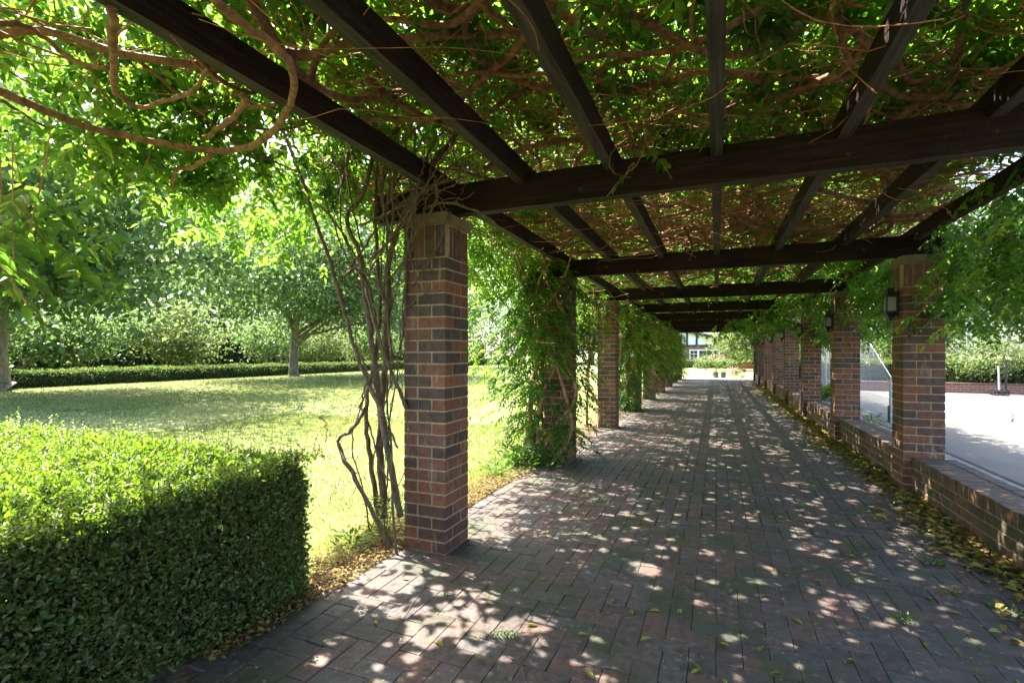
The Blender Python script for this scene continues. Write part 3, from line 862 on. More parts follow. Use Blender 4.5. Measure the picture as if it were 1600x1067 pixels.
# thorny climbing rose beside the nearest pillar
rose = empty('climbing_rose', (-2.3, 3.15, 0), 'bare thorny brown rose canes climbing beside the nearest lawn-side pillar', 'climbing rose')
RO = (2.3, -3.15, 0)
canes = [
 ([(612,872),(590,805),(560,742),(531,690),(546,672),(566,636)], 3.0, .015),
 ([(597,812),(590,740),(588,660),(598,560),(604,470),(612,400),(640,330),(680,262),(718,212)], 3.12, .023),
 ([(629,805),(616,722),(602,640),(588,560),(572,470),(560,400),(536,340),(560,300),(580,240),(622,195)], 3.05, .019),
 ([(628,640),(612,585),(597,522),(572,440)], 3.0, .012),
 ([(604,650),(575,600),(545,530),(515,430),(482,320),(452,225),(440,190)], 2.95, .014),
 ([(626,866),(618,785),(611,700),(597,620),(600,560)], 3.0, .008),
 ([(592,806),(581,705),(578,640),(590,560),(596,480),(588,400),(580,330),(585,260)], 3.18, .015),
 ([(560,640),(580,690),(600,725),(622,760)], 3.1, .006),
 ([(600,480),(585,440),(560,420),(548,430),(575,380),(590,340)], 2.98, .009),
 ([(545,240),(552,300),(556,350),(560,390)], 3.0, .007),
 ([(630,480),(660,462),(690,455),(712,452)], 3.02, .005),
 ([(618,560),(605,500),(600,430),(602,350),(615,280)], 3.1, .010),
 ([(640,350),(610,300),(640,240),(650,200)], 3.0, .008),
 ([(560,350),(600,330),(640,310),(690,290),(740,260)], 2.98, .007),
 ([(620,330),(650,300),(662,280)], 3.0, .008),
 ([(600,330),(590,290),(610,240),(660,200),(700,185)], 3.02, .012),
 ([(656,325),(700,318),(740,330),(770,345)], 2.98, .008),
 ([(520,300),(540,260),(556,225),(590,180),(615,150)], 2.95, .007),
 ([(512,690),(500,660),(505,650)], 2.9, .004),
 ([(480,300),(520,340),(560,420),(590,520)], 3.15, .008),
 ([(620,700),(596,660),(590,620),(570,560),(560,520)], 2.96, .006),
 ([(560,640),(575,610),(590,580),(612,560)], 2.96, .006),
]
for _ in range(15):
    x0_ = random.uniform(560, 632); y0_ = random.choice((random.uniform(690, 850), random.uniform(450, 640)))
    pts = [(x0_, y0_)]; vx = random.uniform(-.35, .15)
    while pts[-1][1] > 230 and len(pts) < random.randint(5, 8):
        vx = vx*.5 + random.gauss(0, .22); st_ = random.uniform(60, 110)
        pts.append((min(640, max(500, pts[-1][0] + vx*st_)), pts[-1][1] - st_))
    canes.append((pts, random.uniform(2.95, 3.3), random.uniform(.0022, .0065)))
for _ in range(15):
    x0_ = random.uniform(575, 650); y0_ = random.uniform(330, 460); x1_ = random.uniform(530, 770); y1_ = random.uniform(150, 270)
    canes.append(([(x0_, y0_), (x0_*.6 + x1_*.4 + random.gauss(0, 16), y0_*.6 + y1_*.4), (x0_*.25 + x1_*.75 + random.gauss(0, 16), y0_*.25 + y1_*.75), (x1_, y1_)], random.uniform(2.85, 3.03), random.uniform(.003, .008)))
th = MB()
for pts, Y, r in canes:
    P = smooth_path([at_y(px, py, Y) for px, py in pts], len(pts)*5, .004)
    P[:, 1] += .05*np.sin(np.linspace(0, 5, len(P)) + random.random()*6)
    b = MB(); b.tube(P, 1.2*r*np.linspace(1.05, .7, len(P))*(1 + .07*np.sin(np.linspace(0, 17, len(P)))), 7); b.build('cane', M['cane'], rose, RO, smooth=True)
    for i in range(int(len(P)*2.2)):
        q = P[random.randrange(len(P)-1)] + rng.normal(0, .006, 3); dv = norm(rng.normal(0, 1, 3))
        th.tube([q, q + dv*(r + .012)], [.003, .0006], 3, cap=False)
for _ in range(120):                              # brittle side twigs near the capstone
    p = at_y(random.uniform(540, 720), random.uniform(180, 420), random.uniform(2.9, 3.15))
    th.tube(smooth_path(wander(list(p), random.uniform(0, 6.28), 3, random.uniform(.04, .12), .6, 1.4, 2.8), 6), random.uniform(.0015, .004), 3, cap=False)
for _ in range(60):
    p = at_y(random.uniform(500, 625), random.uniform(420, 780), random.uniform(2.9, 3.2)); v = rng.normal(0, 1, 3); v[1] *= .3
    th.tube([np.array(p), np.array(p) + norm(v)*random.uniform(.05, .2)], [.003, .001], 3, cap=False)
th.build('thorns', M['cane'], rose, RO, kind='stuff')
ch = at_y(660, 860, 3.045)
b = MB(); b.tube([(-1.985, 3.05, 2.25), (-1.985, 3.05, .1)], .0011, 5)
o = b.build('wire', M['wire']); tag(o, 'thin hanging wire with a ring on the nearest lawn-side pillar face', 'wire')
b2 = MB(); aa = np.linspace(0, 6.283, 13)
b2.tube(np.stack([-1.985 + .014*np.cos(aa), np.full(13, 3.05), .086 + .014*np.sin(aa)], 1), .003, 5, cap=False)
b2.build('ring', M['wire'], o)

# ------------------------------------------------------------------ clipped hedges
def box_hedge(name, label, x0, x1, y0, y1, h, dens, leaf, mt, faces='tfblr', bump_=.05, core='dark_leaf', group=None, fold=False, twigsn=0, inset=.09, edges=0, thin=None, lump=.035, rnd_r=0.0):
    cx_, cy_ = (x0+x1)/2, (y0+y1)/2
    root = empty(name, (cx_, cy_, 0), label, 'hedge', group)
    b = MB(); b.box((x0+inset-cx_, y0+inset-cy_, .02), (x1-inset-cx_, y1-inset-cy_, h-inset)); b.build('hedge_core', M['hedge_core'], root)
    P, Nn = [], []
    def face(area, f, nrm):
        n = int(area*dens); u, v = rng.random(n), rng.random(n)
        q = f(u, v); dep = np.abs(rng.normal(0, 1, n))*bump_
        nz = noise2(q[:,0]*1.0 + q[:,2], q[:,1] + q[:,2]*.7, 3.4, 21)*lump*1.2 + noise2(q[:,0]*1.3 - q[:,2], q[:,1]*1.2 + q[:,2], 17.0, 22)*lump*.6
        q = q - np.array(nrm)*(dep - .035 - nz)[:, None]
        P.append(q); Nn.append(np.tile(nrm, (n, 1)))
    c1 = lambda a: np.stack(a, 1)
    if 't' in faces: face((x1-x0)*(y1-y0), lambda u, v: c1([x0+u*(x1-x0), y0+v*(y1-y0), np.full_like(u, h)]), (0,0,1.))
    if 'r' in faces: face((y1-y0)*h, lambda u, v: c1([np.full_like(u, x1), y0+u*(y1-y0), v*h]), (1.,0,0))
    if 'l' in faces: face((y1-y0)*h, lambda u, v: c1([np.full_like(u, x0), y0+u*(y1-y0), v*h]), (-1.,0,0))
    if 'b' in faces: face((x1-x0)*h, lambda u, v: c1([x0+u*(x1-x0), np.full_like(u, y1), v*h]), (0,1.,0))
    if 'f' in faces: face((x1-x0)*h, lambda u, v: c1([x0+u*(x1-x0), np.full_like(u, y0), v*h]), (0,-1.,0))
    if edges:                                   # leaves wrapping the corners
        for (ax, p0, p1, n1, n2) in ((0, (x0,0,h), (0,y1,0), (0,0,1.), (0,1.,0)), (1, (x1,y0,h), (0,0,0), (0,0,1.), (1.,0,0)), (2, (x1,y1,0), (0,0,0), (1.,0,0), (0,1.,0))):
            ln = (x1-x0, y1-y0, h)[ax]; n = int(ln*edges); t = rng.random(n)
            q = np.tile(np.array([x0, y0, 0.]) if False else np.zeros(3), (n, 1))
            q[:,0] = x1; q[:,1] = y1; q[:,2] = h
            q[:,ax] = (x0, y0, 0.)[ax] + t*ln
            nn = norm(np.outer(rng.random(n), n1) + np.outer(rng.random(n), n2))
            P.append(q - np.array(n1)*np.abs(rng.normal(0, .035, n))[:,None] - np.array(n2)*np.abs(rng.normal(0, .035, n))[:,None] + rng.normal(0, .012, (n,3))); Nn.append(nn)
    P = np.concatenate(P); Nn = np.concatenate(Nn); n = len(P)
    if rnd_r:                                   # leaves filling the end corner
        n = 9000; q = np.stack([x1 - .03 - .26*rng.random(n), y1 - .03 - .26*rng.random(n), .02 + (h-.10)*rng.random(n)], 1)
        P = np.concatenate([P, q]); Nn = np.concatenate([Nn, norm(rng.normal(0, .5, (n, 3)) + np.array([.7,.7,.2]))]); n = len(P)
    if rnd_r:                                   # soften the clipped corners
        lo = np.array([x0+rnd_r, y0+rnd_r, -9.]); hi = np.array([x1-rnd_r, y1-rnd_r, h-rnd_r])
        ex = P - np.clip(P, lo, hi); l = np.linalg.norm(ex, axis=1, keepdims=True)
        P = P - ex*(1 - np.minimum(1, (rnd_r + .035*rng.standard_normal((len(P), 1)) + .02 + .035*noise2(P[:,0]*3 + P[:,2], P[:,1]*3 + P[:,2]*2, 4.0, 51)[:,None])/np.maximum(l, 1e-6)))
    if thin is not None:
        k = thin(P) | (rng.random(n) < .25); P, Nn = P[k], Nn[k]; n = len(P)
    # young shoots standing out of the top
    D = norm(Nn*.55 + rng.normal(0, .6, (n, 3)) + np.array([0, 0, .35])); N2 = norm(Nn*.5 + rng.normal(0, .55, (n, 3)) + np.array([0,0,.4]))
    sz = leaf*rng.uniform(.55, 1.35, n)
    link('foliage', leaf_mesh('foliage', P - np.array([cx_, cy_, 0]), D, N2, sz, sz*.55, M[mt], fold, np.clip(rng.normal(.45, .25, n), 0, 1)), root, kind='stuff')
    return root, (cx_, cy_)
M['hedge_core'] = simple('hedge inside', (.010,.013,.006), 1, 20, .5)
hr, hc = box_hedge('clipped_hedge', 'large clipped box hedge in the foreground, its top sunlit, at the left of the path', -6.6, -2.28, -.6, 2.32, .775, 12000, .025, 'box', 'trb', .04, fold=True, inset=.115, rnd_r=.20, lump=.045, edges=3600, thin=lambda P: P[:,0] > -3.0*P[:,1] - .5)
# shoots: upright sprigs on the top and end
n = 1300
sx_, sy_ = rng.uniform(-6.5, -2.25, n), rng.uniform(.2, 2.42, n); hh = rng.uniform(.015, .06, n) + .11*rng.random(n)**5
sy_[:260] = rng.normal(2.3, .06, 260); sx_[260:480] = rng.normal(-2.32, .05, 220)
PP, DD = [], []
lean = rng.normal(0, .25, (n, 2))
for j in range(9):
    f = (j+1)/9
    base = np.stack([sx_ + lean[:,0]*hh*f, sy_ + lean[:,1]*hh*f, .775 + hh*f], 1)
    a = rng.uniform(0, 6.28, n)
    PP.append(base + rng.normal(0, .004, base.shape)); DD.append(np.stack([np.cos(a), np.sin(a), np.full(n, .7)], 1))
PP = np.concatenate(PP); DD = np.concatenate(DD)
link('shoot_leaves', leaf_mesh('shoot_leaves', PP - np.array([hc[0], hc[1], 0]), DD, rng.normal(0, .4, PP.shape) + np.array([0,0,1.]), .020, .011, M['box'], True,
     np.clip(rng.normal(.7, .2, len(PP)), 0, 1)), hr, kind='stuff')
n2_ = 520; ang = rng.uniform(-.3, 1.87, n2_); zz_ = rng.uniform(.08, .72, n2_); ll_ = .03 + .11*rng.random(n2_)**2
bx_ = np.where(rng.random(n2_) < .45, -2.36, -2.42 + 0*ang); by_ = np.full(n2_, 2.2)
fr_ = rng.random(n2_) < .5; by_ = np.where(fr_, rng.uniform(.8, 2.2, n2_), by_); bx_ = np.where(fr_, -2.33, -2.35 - .5*rng.random(n2_)**2)
ang = np.where(fr_, rng.normal(0, .5, n2_), rng.normal(1.2, .5, n2_))
by_ = np.where(fr_, by_, 2.25)
PP, DD = [], []
for j in range(8):
    f = (j+1)/8
    PP.append(np.stack([bx_ + np.cos(ang)*ll_*f, by_ + np.sin(ang)*ll_*f, zz_ + ll_*f*.6], 1) + rng.normal(0, .004, (n2_, 3)))
    a = rng.uniform(0, 6.28, n2_); DD.append(np.stack([np.cos(a), np.sin(a), np.full(n2_, .5)], 1))
PP = np.concatenate(PP); DD = np.concatenate(DD)
link('shoot_leaves', leaf_mesh('shoot_leaves', PP - np.array([hc[0], hc[1], 0]), DD, rng.normal(0, .5, PP.shape) + np.array([0,0,1.]), .020, .011, M['box'], True), hr, kind='stuff')
b = MB()
for i in range(0, n, 3): b.tube([(sx_[i]-hc[0], sy_[i]-hc[1], .74), (sx_[i]+lean[i,0]*hh[i]-hc[0], sy_[i]+lean[i,1]*hh[i]-hc[1], .8+hh[i])], .0015, 3, cap=False)
b.build('shoot_stems', M['dry_stem'], hr, kind='stuff')

box_hedge('garden_hedge', 'long low clipped hedge along the far side of the lawn behind the tree trunks', -27.4, -26.4, 2, 62, .68, 420, .085, 'far_leaf', 'trf', .06)

# ------------------------------------------------------------------ trees and shrubs
def crown_leaves(c, rad, n, clumps, leaf, lw=.62, seed=0, shell=.55, clump_r=.28, flat=.5):
    r = np.random.default_rng(seed)
    C = norm(r.normal(0, 1, (clumps, 3)))*(shell + (1-shell)*r.random((clumps, 1)))
    C[:, 2] = np.where(C[:, 2] < -.75, -.75, C[:, 2])
    w = r.uniform(.4, 1.4, clumps); idx = r.choice(clumps, n, p=w/w.sum())
    P = C[idx] + r.normal(0, clump_r, (n, 3))*r.uniform(.5, 1.3, (clumps, 1))[idx]
    P = np.array(c) + P*np.array(rad)
    D = norm(r.normal(0, 1, (n, 3)) + np.array([0,0,-.35])); N = norm(r.normal(0, flat, (n, 3)) + np.array([0,0,1.]))
    sz = leaf*r.uniform(.6, 1.3, n)
    hue = np.clip(r.uniform(.1, .9, clumps)[idx]*.5 + r.random(n)*.5, 0, 1)
    return P, D, N, sz, sz*lw, hue, np.array(c) + C*np.array(rad)
def tree(x, y, h, rad, cz, tr, n, leaf, mt, label, cat='tree', group=None, clumps=60, seed=0, limbs=6, trunk_h=None, lean=(0,0), clump_r=.28, shell=.55, name='tree', bark_='trunk'):
    root = empty(name, (x, y, 0), label, cat, group)
    rr = random.Random(seed)
    P, D, N, L_, W_, hue, C = crown_leaves((lean[0], lean[1], cz), rad, n, clumps, leaf, seed=seed, clump_r=clump_r, shell=shell)
    k = P[:, 2] > .15; P, D, N, L_, W_, hue = P[k], D[k], N[k], L_[k], W_[k], hue[k]
    link('crown', leaf_mesh('crown', P, D, N, L_, W_, M[mt], False, hue), root, kind='stuff')
    th_ = trunk_h or cz*.45
    b = MB(); zz = [-.1, .1, .35, th_*.5, th_, cz, cz + rad[2]*.55]
    pts = [(lean[0]*z/cz*.18 + rr.gauss(0, tr*.12), lean[1]*z/cz*.18 + rr.gauss(0, tr*.12), z) for z in zz]
    b.tube(smooth_path(pts, 22), np.interp(np.linspace(0, 6, 22), range(7), [tr*1.45, tr*1.18, tr*1.02, tr*.95, tr*.85, tr*.4, tr*.1]), 12)
    b.build('trunk', M[bark_], root, smooth=True)
    for i in range(limbs):
        t = C[rr.randrange(len(C))]; z0 = th_*rr.uniform(.85, 1.3)
        a = (lean[0]*z0/cz*.18, lean[1]*z0/cz*.18, z0)
        mid = (a[0] + (t[0]-a[0])*.45, a[1] + (t[1]-a[1])*.45, max(z0 + .3, a[2] + (t[2]-a[2])*.6))
        b = MB(); b.tube(smooth_path([a, mid, tuple(t)], 10, .02), np.linspace(tr*.42, tr*.07, 10), 7)
        for _ in range(4):
            q = C[rr.randrange(len(C))]; s0 = np.array(mid)*.5 + np.array(t)*.5
            if np.linalg.norm(q - s0) < rad[0]*.9: b.tube(smooth_path([tuple(s0), tuple((s0+q)/2 + np.array([0,0,.2])), tuple(q)], 7, .03), np.linspace(tr*.13, tr*.03, 7), 5)
        b.build('limb', M[bark_], root, smooth=True)
    return root
G1 = 'spreading trees along the lawn'
tree(-25.9, 10.2, 12, (7.6,8.2,4.5), 7.0, .44, 46000, .27, 'plane', 'big grey-barked tree at the left edge of the lawn, only its trunk side in view', group=G1, clumps=110, seed=1, trunk_h=2.9, limbs=8, lean=(5.0,-2.0), clump_r=.19, shell=.3)
tree(-25.0, 24.0, 10, (7.0,8.0,4.4), 6.8, .29, 44000, .25, 'plane', 'spreading tree with a straight trunk standing alone before the low hedge', group=G1, clumps=120, seed=2, trunk_h=2.2, limbs=9, lean=(3.0,0), clump_r=.19, shell=.3)
tree(-24.5, 42.0, 10, (5.5,6.0,4.4), 6.0, .33, 14000, .26, 'plane', 'third spreading lawn tree, farther along behind the vine-clad pillars', group=G1, clumps=80, seed=3, trunk_h=2.2)
G2 = 'bushy shrubs behind the low hedge'
shl = ['pale stemmed shrub beside the big left-hand trunk', 'bushy shrub with a fan of thin bare stems', 'rounded shrub behind the low hedge, midway between the two trunks',
       'leafy shrub just left of the lone tree trunk', 'shrub just right of the lone tree trunk', 'shrub behind the low hedge beyond the rose canes', 'shrub behind the low hedge seen past the nearest pillar',
       'farther shrub behind the low hedge past the vine-clad pillar']
for i, (y, xx) in enumerate([(8.5,-31),(12.5,-30.8),(16.0,-31.2),(20.5,-30.6),(27.5,-30.9),(32.5,-31.2),(39.0,-30.8),(47.0,-31.2)]):
    root = empty('shrub', (xx, y, 0), shl[i], 'shrub', G2)
    P, D, N, L_, W_, hue, C = crown_leaves((0,0,2.6), (2.2,2.7,1.6), 7000, 45, .20, seed=40+i)
    link('crown', leaf_mesh('crown', P, D, N, L_, W_, M['pale_leaf' if i in (0,3,5) else 'plane'], False, hue), root, kind='stuff')
    for s in range(7):
        t = C[random.randrange(len(C))]
        b = MB(); b.tube(smooth_path([(random.gauss(0,.12), random.gauss(0,.12), -.05), (t[0]*.35, t[1]*.35, .8), (t[0]*.8, t[1]*.8, max(1.6, t[2]*.75)), tuple(t)], 12, .01), np.linspace(.05, .015, 12), 6)
        b.build('stem', M['pale_stem'], root, smooth=True)
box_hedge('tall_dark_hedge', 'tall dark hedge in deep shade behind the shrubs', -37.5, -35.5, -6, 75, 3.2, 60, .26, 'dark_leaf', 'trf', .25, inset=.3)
G3 = 'tall trees closing the garden behind the lawn'
for i, (x, y, h) in enumerate([(-45,-4,12),(-46,6,14),(-45,15,12.5),(-46,23,14),(-45,32,12.5),(-46,42,14),(-45,53,14),(-36,64,15),(-26,72,14),(-15,80,15),(-8.5,84,11),(-36,56,14),(-21,64,14),(-16,68,13),(-11,76,13)]):
    tree(x, y, h, (5.2,6.0,h*.42), h*.52, .4, 12000, .42, 'far_leaf' if i % 2 else 'plane',
         f'tall leafy background tree beyond the lawn, {["first","second","third","fourth","fifth","sixth","seventh","eighth","ninth","tenth","eleventh","twelfth","thirteenth","fourteenth","fifteenth"][i]} counted from the left', group=G3, clumps=70, seed=60+i, limbs=4)
fnc = empty('rail_fence', (-32.5, 30, 0), 'short weathered rail fence behind the low hedge right of the lone tree trunk', 'fence')
for y in (-1.5, 0, 1.5): b = MB(); b.box((-.06, y-.06, -.05), (.06, y+.06, 1.3)); b.build('post', M['rail'], fnc)
for z in (.65, 1.1): b = MB(); b.box((.064, -1.7, z), (.10, 1.7, z+.12)); b.build('rail', M['rail'], fnc)

# court side
gw = empty('retaining_wall', (14, 23, 0), 'low red brick retaining wall along the far end of the tennis court', 'brick wall')
b = MB(); b.box((-11.8, -.2, -.05), (12, .14, .30)); b.build('wall_body', M['far_brick'], gw)
b = MB(); b.box((-11.8, -.215, .302), (12, .155, .36)); b.build('coping', M['wall_brick'], gw)
box_hedge('court_hedge', 'clipped hedge on top of the retaining wall beyond the tennis court', 2.6, 26, 23.3, 24.3, 1.12, 800, .065, 'far_leaf', 'tf', .06)
for i, (x, y, z, r, mt) in enumerate([(9.2,23.3,1.15,1.0,'pale_leaf'),(11.2,23.6,1.0,.9,'pale_leaf'),(12.8,24.0,1.4,1.1,'far_leaf'),(6.4,24.9,1.5,1.0,'far_leaf'),(4.4,25.4,1.6,1.2,'far_leaf'),(8.0,25.6,1.7,1.1,'pale_leaf')]):
    root = empty('shrub', (x, y, .28), ['pale variegated shrub spilling over the court wall behind the black stand', 'pale shrub at the right edge of the picture beyond the court', 'tall green shrub at the far right court corner', 'green shrub behind the court hedge, just right of the nearest lantern pillar', 'green shrub behind the sloping court net', 'pale tall shrub behind the court hedge'][i], 'shrub', 'shrubs beyond the tennis court')
    P, D, N, L_, W_, hue, C = crown_leaves((0,0,z-.2), (r*1.25, r*.8, r*.75), 3600, 40, .10, seed=90+i)
    k = P[:,2] > .02
    link('crown', leaf_mesh('crown', P[k], D[k], N[k], L_[k], W_[k], M[mt], False, hue[k]), root, kind='stuff')
    b = MB()
    for s in range(5): t = C[s]; b.tube([(0,0,-.02), (t[0]*.5,t[1]*.5,max(.2, t[2]*.5)), tuple(t)], [.03,.02,.008], 5)
    b.build('stem', M['pale_stem'], root)
G4 = 'trees beyond the tennis court'
for i, (x, y, h, mt) in enumerate([(3.5,31,9,'far_leaf'),(8.5,30,10,'plane'),(14.5,29,10,'far_leaf'),(20.5,27,11,'plane'),(26,22,11,'far_leaf'),(12,36,13,'dark_leaf'),(30,14,11,'plane'),(21,36,14,'far_leaf'),(31,30,13,'dark_leaf')]):
    tree(x, y, h, (3.8,3.6,h*.42), h*.50, .25, 9000, .26, mt, f'leafy tree beyond the tennis court, {["first","second","third","fourth","fifth","sixth","seventh","eighth","ninth"][i]} of the screen', group=G4, clumps=70, seed=120+i, limbs=4)

# mesh fence with a sloping end, beside the court
nf = empty('mesh_fence', (3.34, 16, 0), 'grey wire mesh court fence with a white sloping end brace and short end post', 'fence')
NO = (-3.34, -16, 0)
for (y, z0, r) in ((12.5, .90, .038), (16.2, 2.7, .03), (19.2, 2.7, .03), (22.2, 2.7, .03)):
    b = MB(); b.tube([(3.34, y, -.05), (3.34, y, z0)], r, 12); b.build('post', M['grey_metal'], nf, NO, smooth=False)
b = MB(); b.box((3.34-.05, 12.46, 0), (3.34-.005-.04, 12.54, .35)); b.build('post_guard', M['black_metal'], nf, NO)
b = MB(); b.tube([(3.34, 12.5, .93), (3.34, 16.2, 2.7)], .014, 8); b.build('brace', M['grey_metal'], nf, NO)
b = MB(); b.tube([(3.34, 16.2, 2.72), (3.34, 22.2, 2.72)], .02, 8); b.build('top_rail', M['grey_metal'], nf, NO)
b = MB()
def wireq(p, q): b.tube([p, q], .0022, 3, cap=False)
def topz(y): return min(2.7, .93 + (y-12.5)*.478)
sp = .075
for i in range(int((22.2-10)/sp)):
    y0 = 10 + i*sp
    for sg in (1, -1):                           # diamond mesh, wires at 45 degrees
        pts = []
        for z in np.arange(.05, 2.71, .05):
            y = y0 + sg*z if sg > 0 else y0 + 2.7 - z
            if 12.52 < y < 22.2 and z < topz(y): pts.append((3.34, y, z))
        if len(pts) > 1: wireq(pts[0], pts[-1])
b.build('chain_mesh', M['mesh'], nf, NO, kind='stuff')
ff = empty('court_fence', (14, 24.6, 0), 'tall wire fence rail behind the hedge beyond the tennis court', 'fence')
for x in np.arange(-11, 12, 3.0): b = MB(); b.tube([(x, 0, 0), (x, 0, 2.6)], .03, 8); b.build('post', M['grey_metal'], ff)
b = MB(); b.tube([(-11, 0, 2.6), (12, 0, 2.6)], .028, 8); b.build('top_rail', M['grey_metal'], ff)
stn = empty('court_stand', (9.05, 21.9, 0), 'thin black post on a small wheeled base beside the court wall', 'stand')
b = MB(); b.tube([(0,0,.05),(0,0,1.2)], .035, 8); b.build('post', M['black_metal'], stn)
b = MB(); b.tube([(-.17,.02,.1),(-.19,.02,1.0)], .03, 8); b.build('side_post', M['grey_metal'], stn)
b = MB(); b.box((-.35,-.12,.08),(.06,.12,.14)); b.build('base', M['black_metal'], stn)
for x in (-.3, -.05):
    for y in (-.14, .14):
        b = MB(); aa = np.linspace(0, 2*math.pi, 13)
        b.tube(np.stack([x + .085*np.cos(aa), np.full(13, y), .1 + .085*np.sin(aa)], 1), .022, 6, cap=False); b.build('wheel', M['black_metal'], stn)
hp = [at_z(px, py, .012) for px, py in [(1562,624),(1570,632),(1578,640),(1582,650),(1580,658)]]
b = MB(); b.tube(smooth_path(hp, 20), .012, 6); tag(b.build('hose', M['pot']), 'thin dark hose lying curved on the tennis court', 'hose')

# ------------------------------------------------------------------ house at the end of the path
hs_ = empty('house', (-4, 70, 0), 'half timbered brick house with white gable at the end of the path', 'house')
HO = (4, -70, 0)
b = MB(); b.box((-14, 70, -.1), (10, 80, 2.32)); b.build('brick_wall', M['far_brick'], hs_, HO)
b = MB(); b.prism([(-12.5,2.32),(.75,2.32),(.75,3.35),(-6,4.95),(-12.5,3.35)], 70.02, 79.9); b.build('gable_wall', M['plaster'], hs_, HO)
b = MB(); b.box((-12.6, 69.93, 2.28), (1.1, 70.015, 2.56)); b.build('timber_beam', M['house_timber'], hs_, HO)
for x in (-6, -4.85, -3.65, -2.45, -1.2, .05):
    zt = 4.95 - abs(x+6)*(1.6/6.75) - .1
    b = MB(); b.box((x-.13, 69.94, 2.565), (x+.13, 70.012, zt)); b.build('timber_stud', M['house_timber'], hs_, HO)
b = MB()
for sgn in (-1, 1):
    p0, p1 = (-6, 5.0), (-6 + sgn*7.6, 5.0 - 7.6*(1.6/6.75))
    b.prism([(p0[0], p0[1]-.28), (p1[0], p1[1]-.28), (p1[0], p1[1]), (p0[0], p0[1])][::sgn], 69.6, 69.72)
b.build('barge_board', M['house_timber'], hs_, HO)
b = MB()
for sgn in (-1, 1):
    p0, p1 = (-6, 5.04), (-6 + sgn*7.7, 5.04 - 7.7*(1.6/6.75))
    b.prism([(p0[0], p0[1]), (p1[0], p1[1]), (p1[0], p1[1]+.12), (p0[0], p0[1]+.12)][::sgn], 69.55, 80)
rf = b.build('roof', M['roof'], hs_, HO)
b = MB()
b.add([(.9,71.5,2.7),(12,71.5,2.7),(12,76,6.2),(-14,76,6.2),(-14,71.5,2.7),(.9,71.5,2.72),(12,80.5,2.7),(-14,80.5,2.7)], [(4,1,2,3),(3,2,6,7)])
b.build('roof', M['roof'], hs_, HO)
def window(x0, x1, z0, z1, mull, bars):
    f = MB(); t = .13
    f.box((x0, 69.88, z0), (x0+t, 70.0, z1)); f.box((x1-t, 69.88, z0), (x1, 70.0, z1)); f.box((x0+t, 69.88, z1-t), (x1-t, 70.0, z1)); f.box((x0+t, 69.88, z0), (x1-t, 70.0, z0+t))
    for mx in mull: f.box((mx-.11, 69.88, z0+t), (mx+.11, 70.0, z1-t))
    w = f.build('window', M['white_paint'], hs_, HO)
    for (bx0, bx1, nxx, nzz) in bars:
        g = MB()
        for i in range(1, nxx): xx = bx0 + (bx1-bx0)*i/nxx; g.box((xx-.025, 69.92, z0+t), (xx+.025, 69.96, z1-t))
        for i in range(1, nzz): zz = z0+t + (z1-z0-2*t)*i/nzz; g.box((bx0, 69.921, zz-.025), (bx1, 69.959, zz+.025))
        g.build('glazing_bar', M['white_paint'], w)
    edges = [x0+t] + [v for mx in mull for v in (mx-.11, mx+.11)] + [x1-t]
    for a, c in zip(edges[::2], edges[1::2]):
        g = MB(); g.box((a, 69.97, z0+t), (c, 69.985, z1-t)); g.build('pane', M['glass'], w)
window(-3.35, .35, .28, 1.92, (-2.25,), [(-3.22, -2.36, 2, 3)])
window(4.0, 7.0, .28, 1.92, (5.5,), [])
box_hedge('house_hedge', 'low hedge in front of the house at the end of the path', -9, 9, 52, 53.2, .75, 110, .16, 'pale_leaf', 'tf', .1)
for i, (x, y, mt, lab, r) in enumerate([(-1.3,66,'pale_leaf','round pale shrub under the house window',.8),(.1,66,'pink_leaf','pink flowering shrub under the house window',.8),(-3.9,60,'pink_leaf','orange pink shrub left of the house window',.6),
                                     (1.15,35.6,'pink_leaf','small pink flowering bush at the end of the wooden bench',.32),(-1.2,50.5,'pale_leaf','pale grey-green shrub in front of the house hedge, left one',.7),(.8,50.5,'pale_leaf','pale grey-green shrub in front of the house hedge, right one',.8),(-4.2,51,'far_leaf','green shrub at the left end of the house hedge',.7)]):
    root = empty('shrub', (x, y, 0), lab, 'shrub', 'shrubs near the house')
    P, D, N, L_, W_, hue, C = crown_leaves((0,0,r*.8), (r*1.2, r, r*.75), 900, 24, .16*min(1, r*1.3), seed=150+i)
    link('crown', leaf_mesh('crown', P, D, N, L_, W_, M[mt], False, hue), root, kind='stuff')
    b = MB(); b.tube([(0,0,-.05),(0,0,r*.8)], [.04,.015], 6); b.build('stem', M['pale_stem'], root)
tree(1.9, 45.5, 5, (2.1,1.9,1.75), 2.75, .13, 7000, .17, 'pale_leaf', 'small bright round tree in front of the house by the wooden bench', clumps=60, seed=170, limbs=5, trunk_h=1.0, group=None)
bn = empty('garden_bench', (1.95, 35.0, 0), 'brown wooden garden bench on the lawn past the end of the path', 'bench')
for x in (-.72, .72):
    for y in (-.22, .22): b = MB(); b.box((x-.035, y-.035, 0), (x+.035, y+.035, .88 if y > 0 else .62)); b.build('leg', M['bench'], bn)
    b = MB(); b.box((x-.045, -.28, .622), (x+.045, .18, .66)); b.build('armrest', M['bench'], bn)
for i in range(4): b = MB(); b.box((-.68, -.25+i*.115, .42), (.68, -.25+i*.115+.10, .45)); b.build('seat_slat', M['bench'], bn)
b = MB(); b.box((-.68, .19, .80), (.68, .235, .90)); b.build('top_rail', M['bench'], bn)
for i in range(4): b = MB(); b.box((-.68, .20, .47+i*.082), (.68, .225, .47+i*.082+.072)); b.build('back_slat', M['bench'], bn)
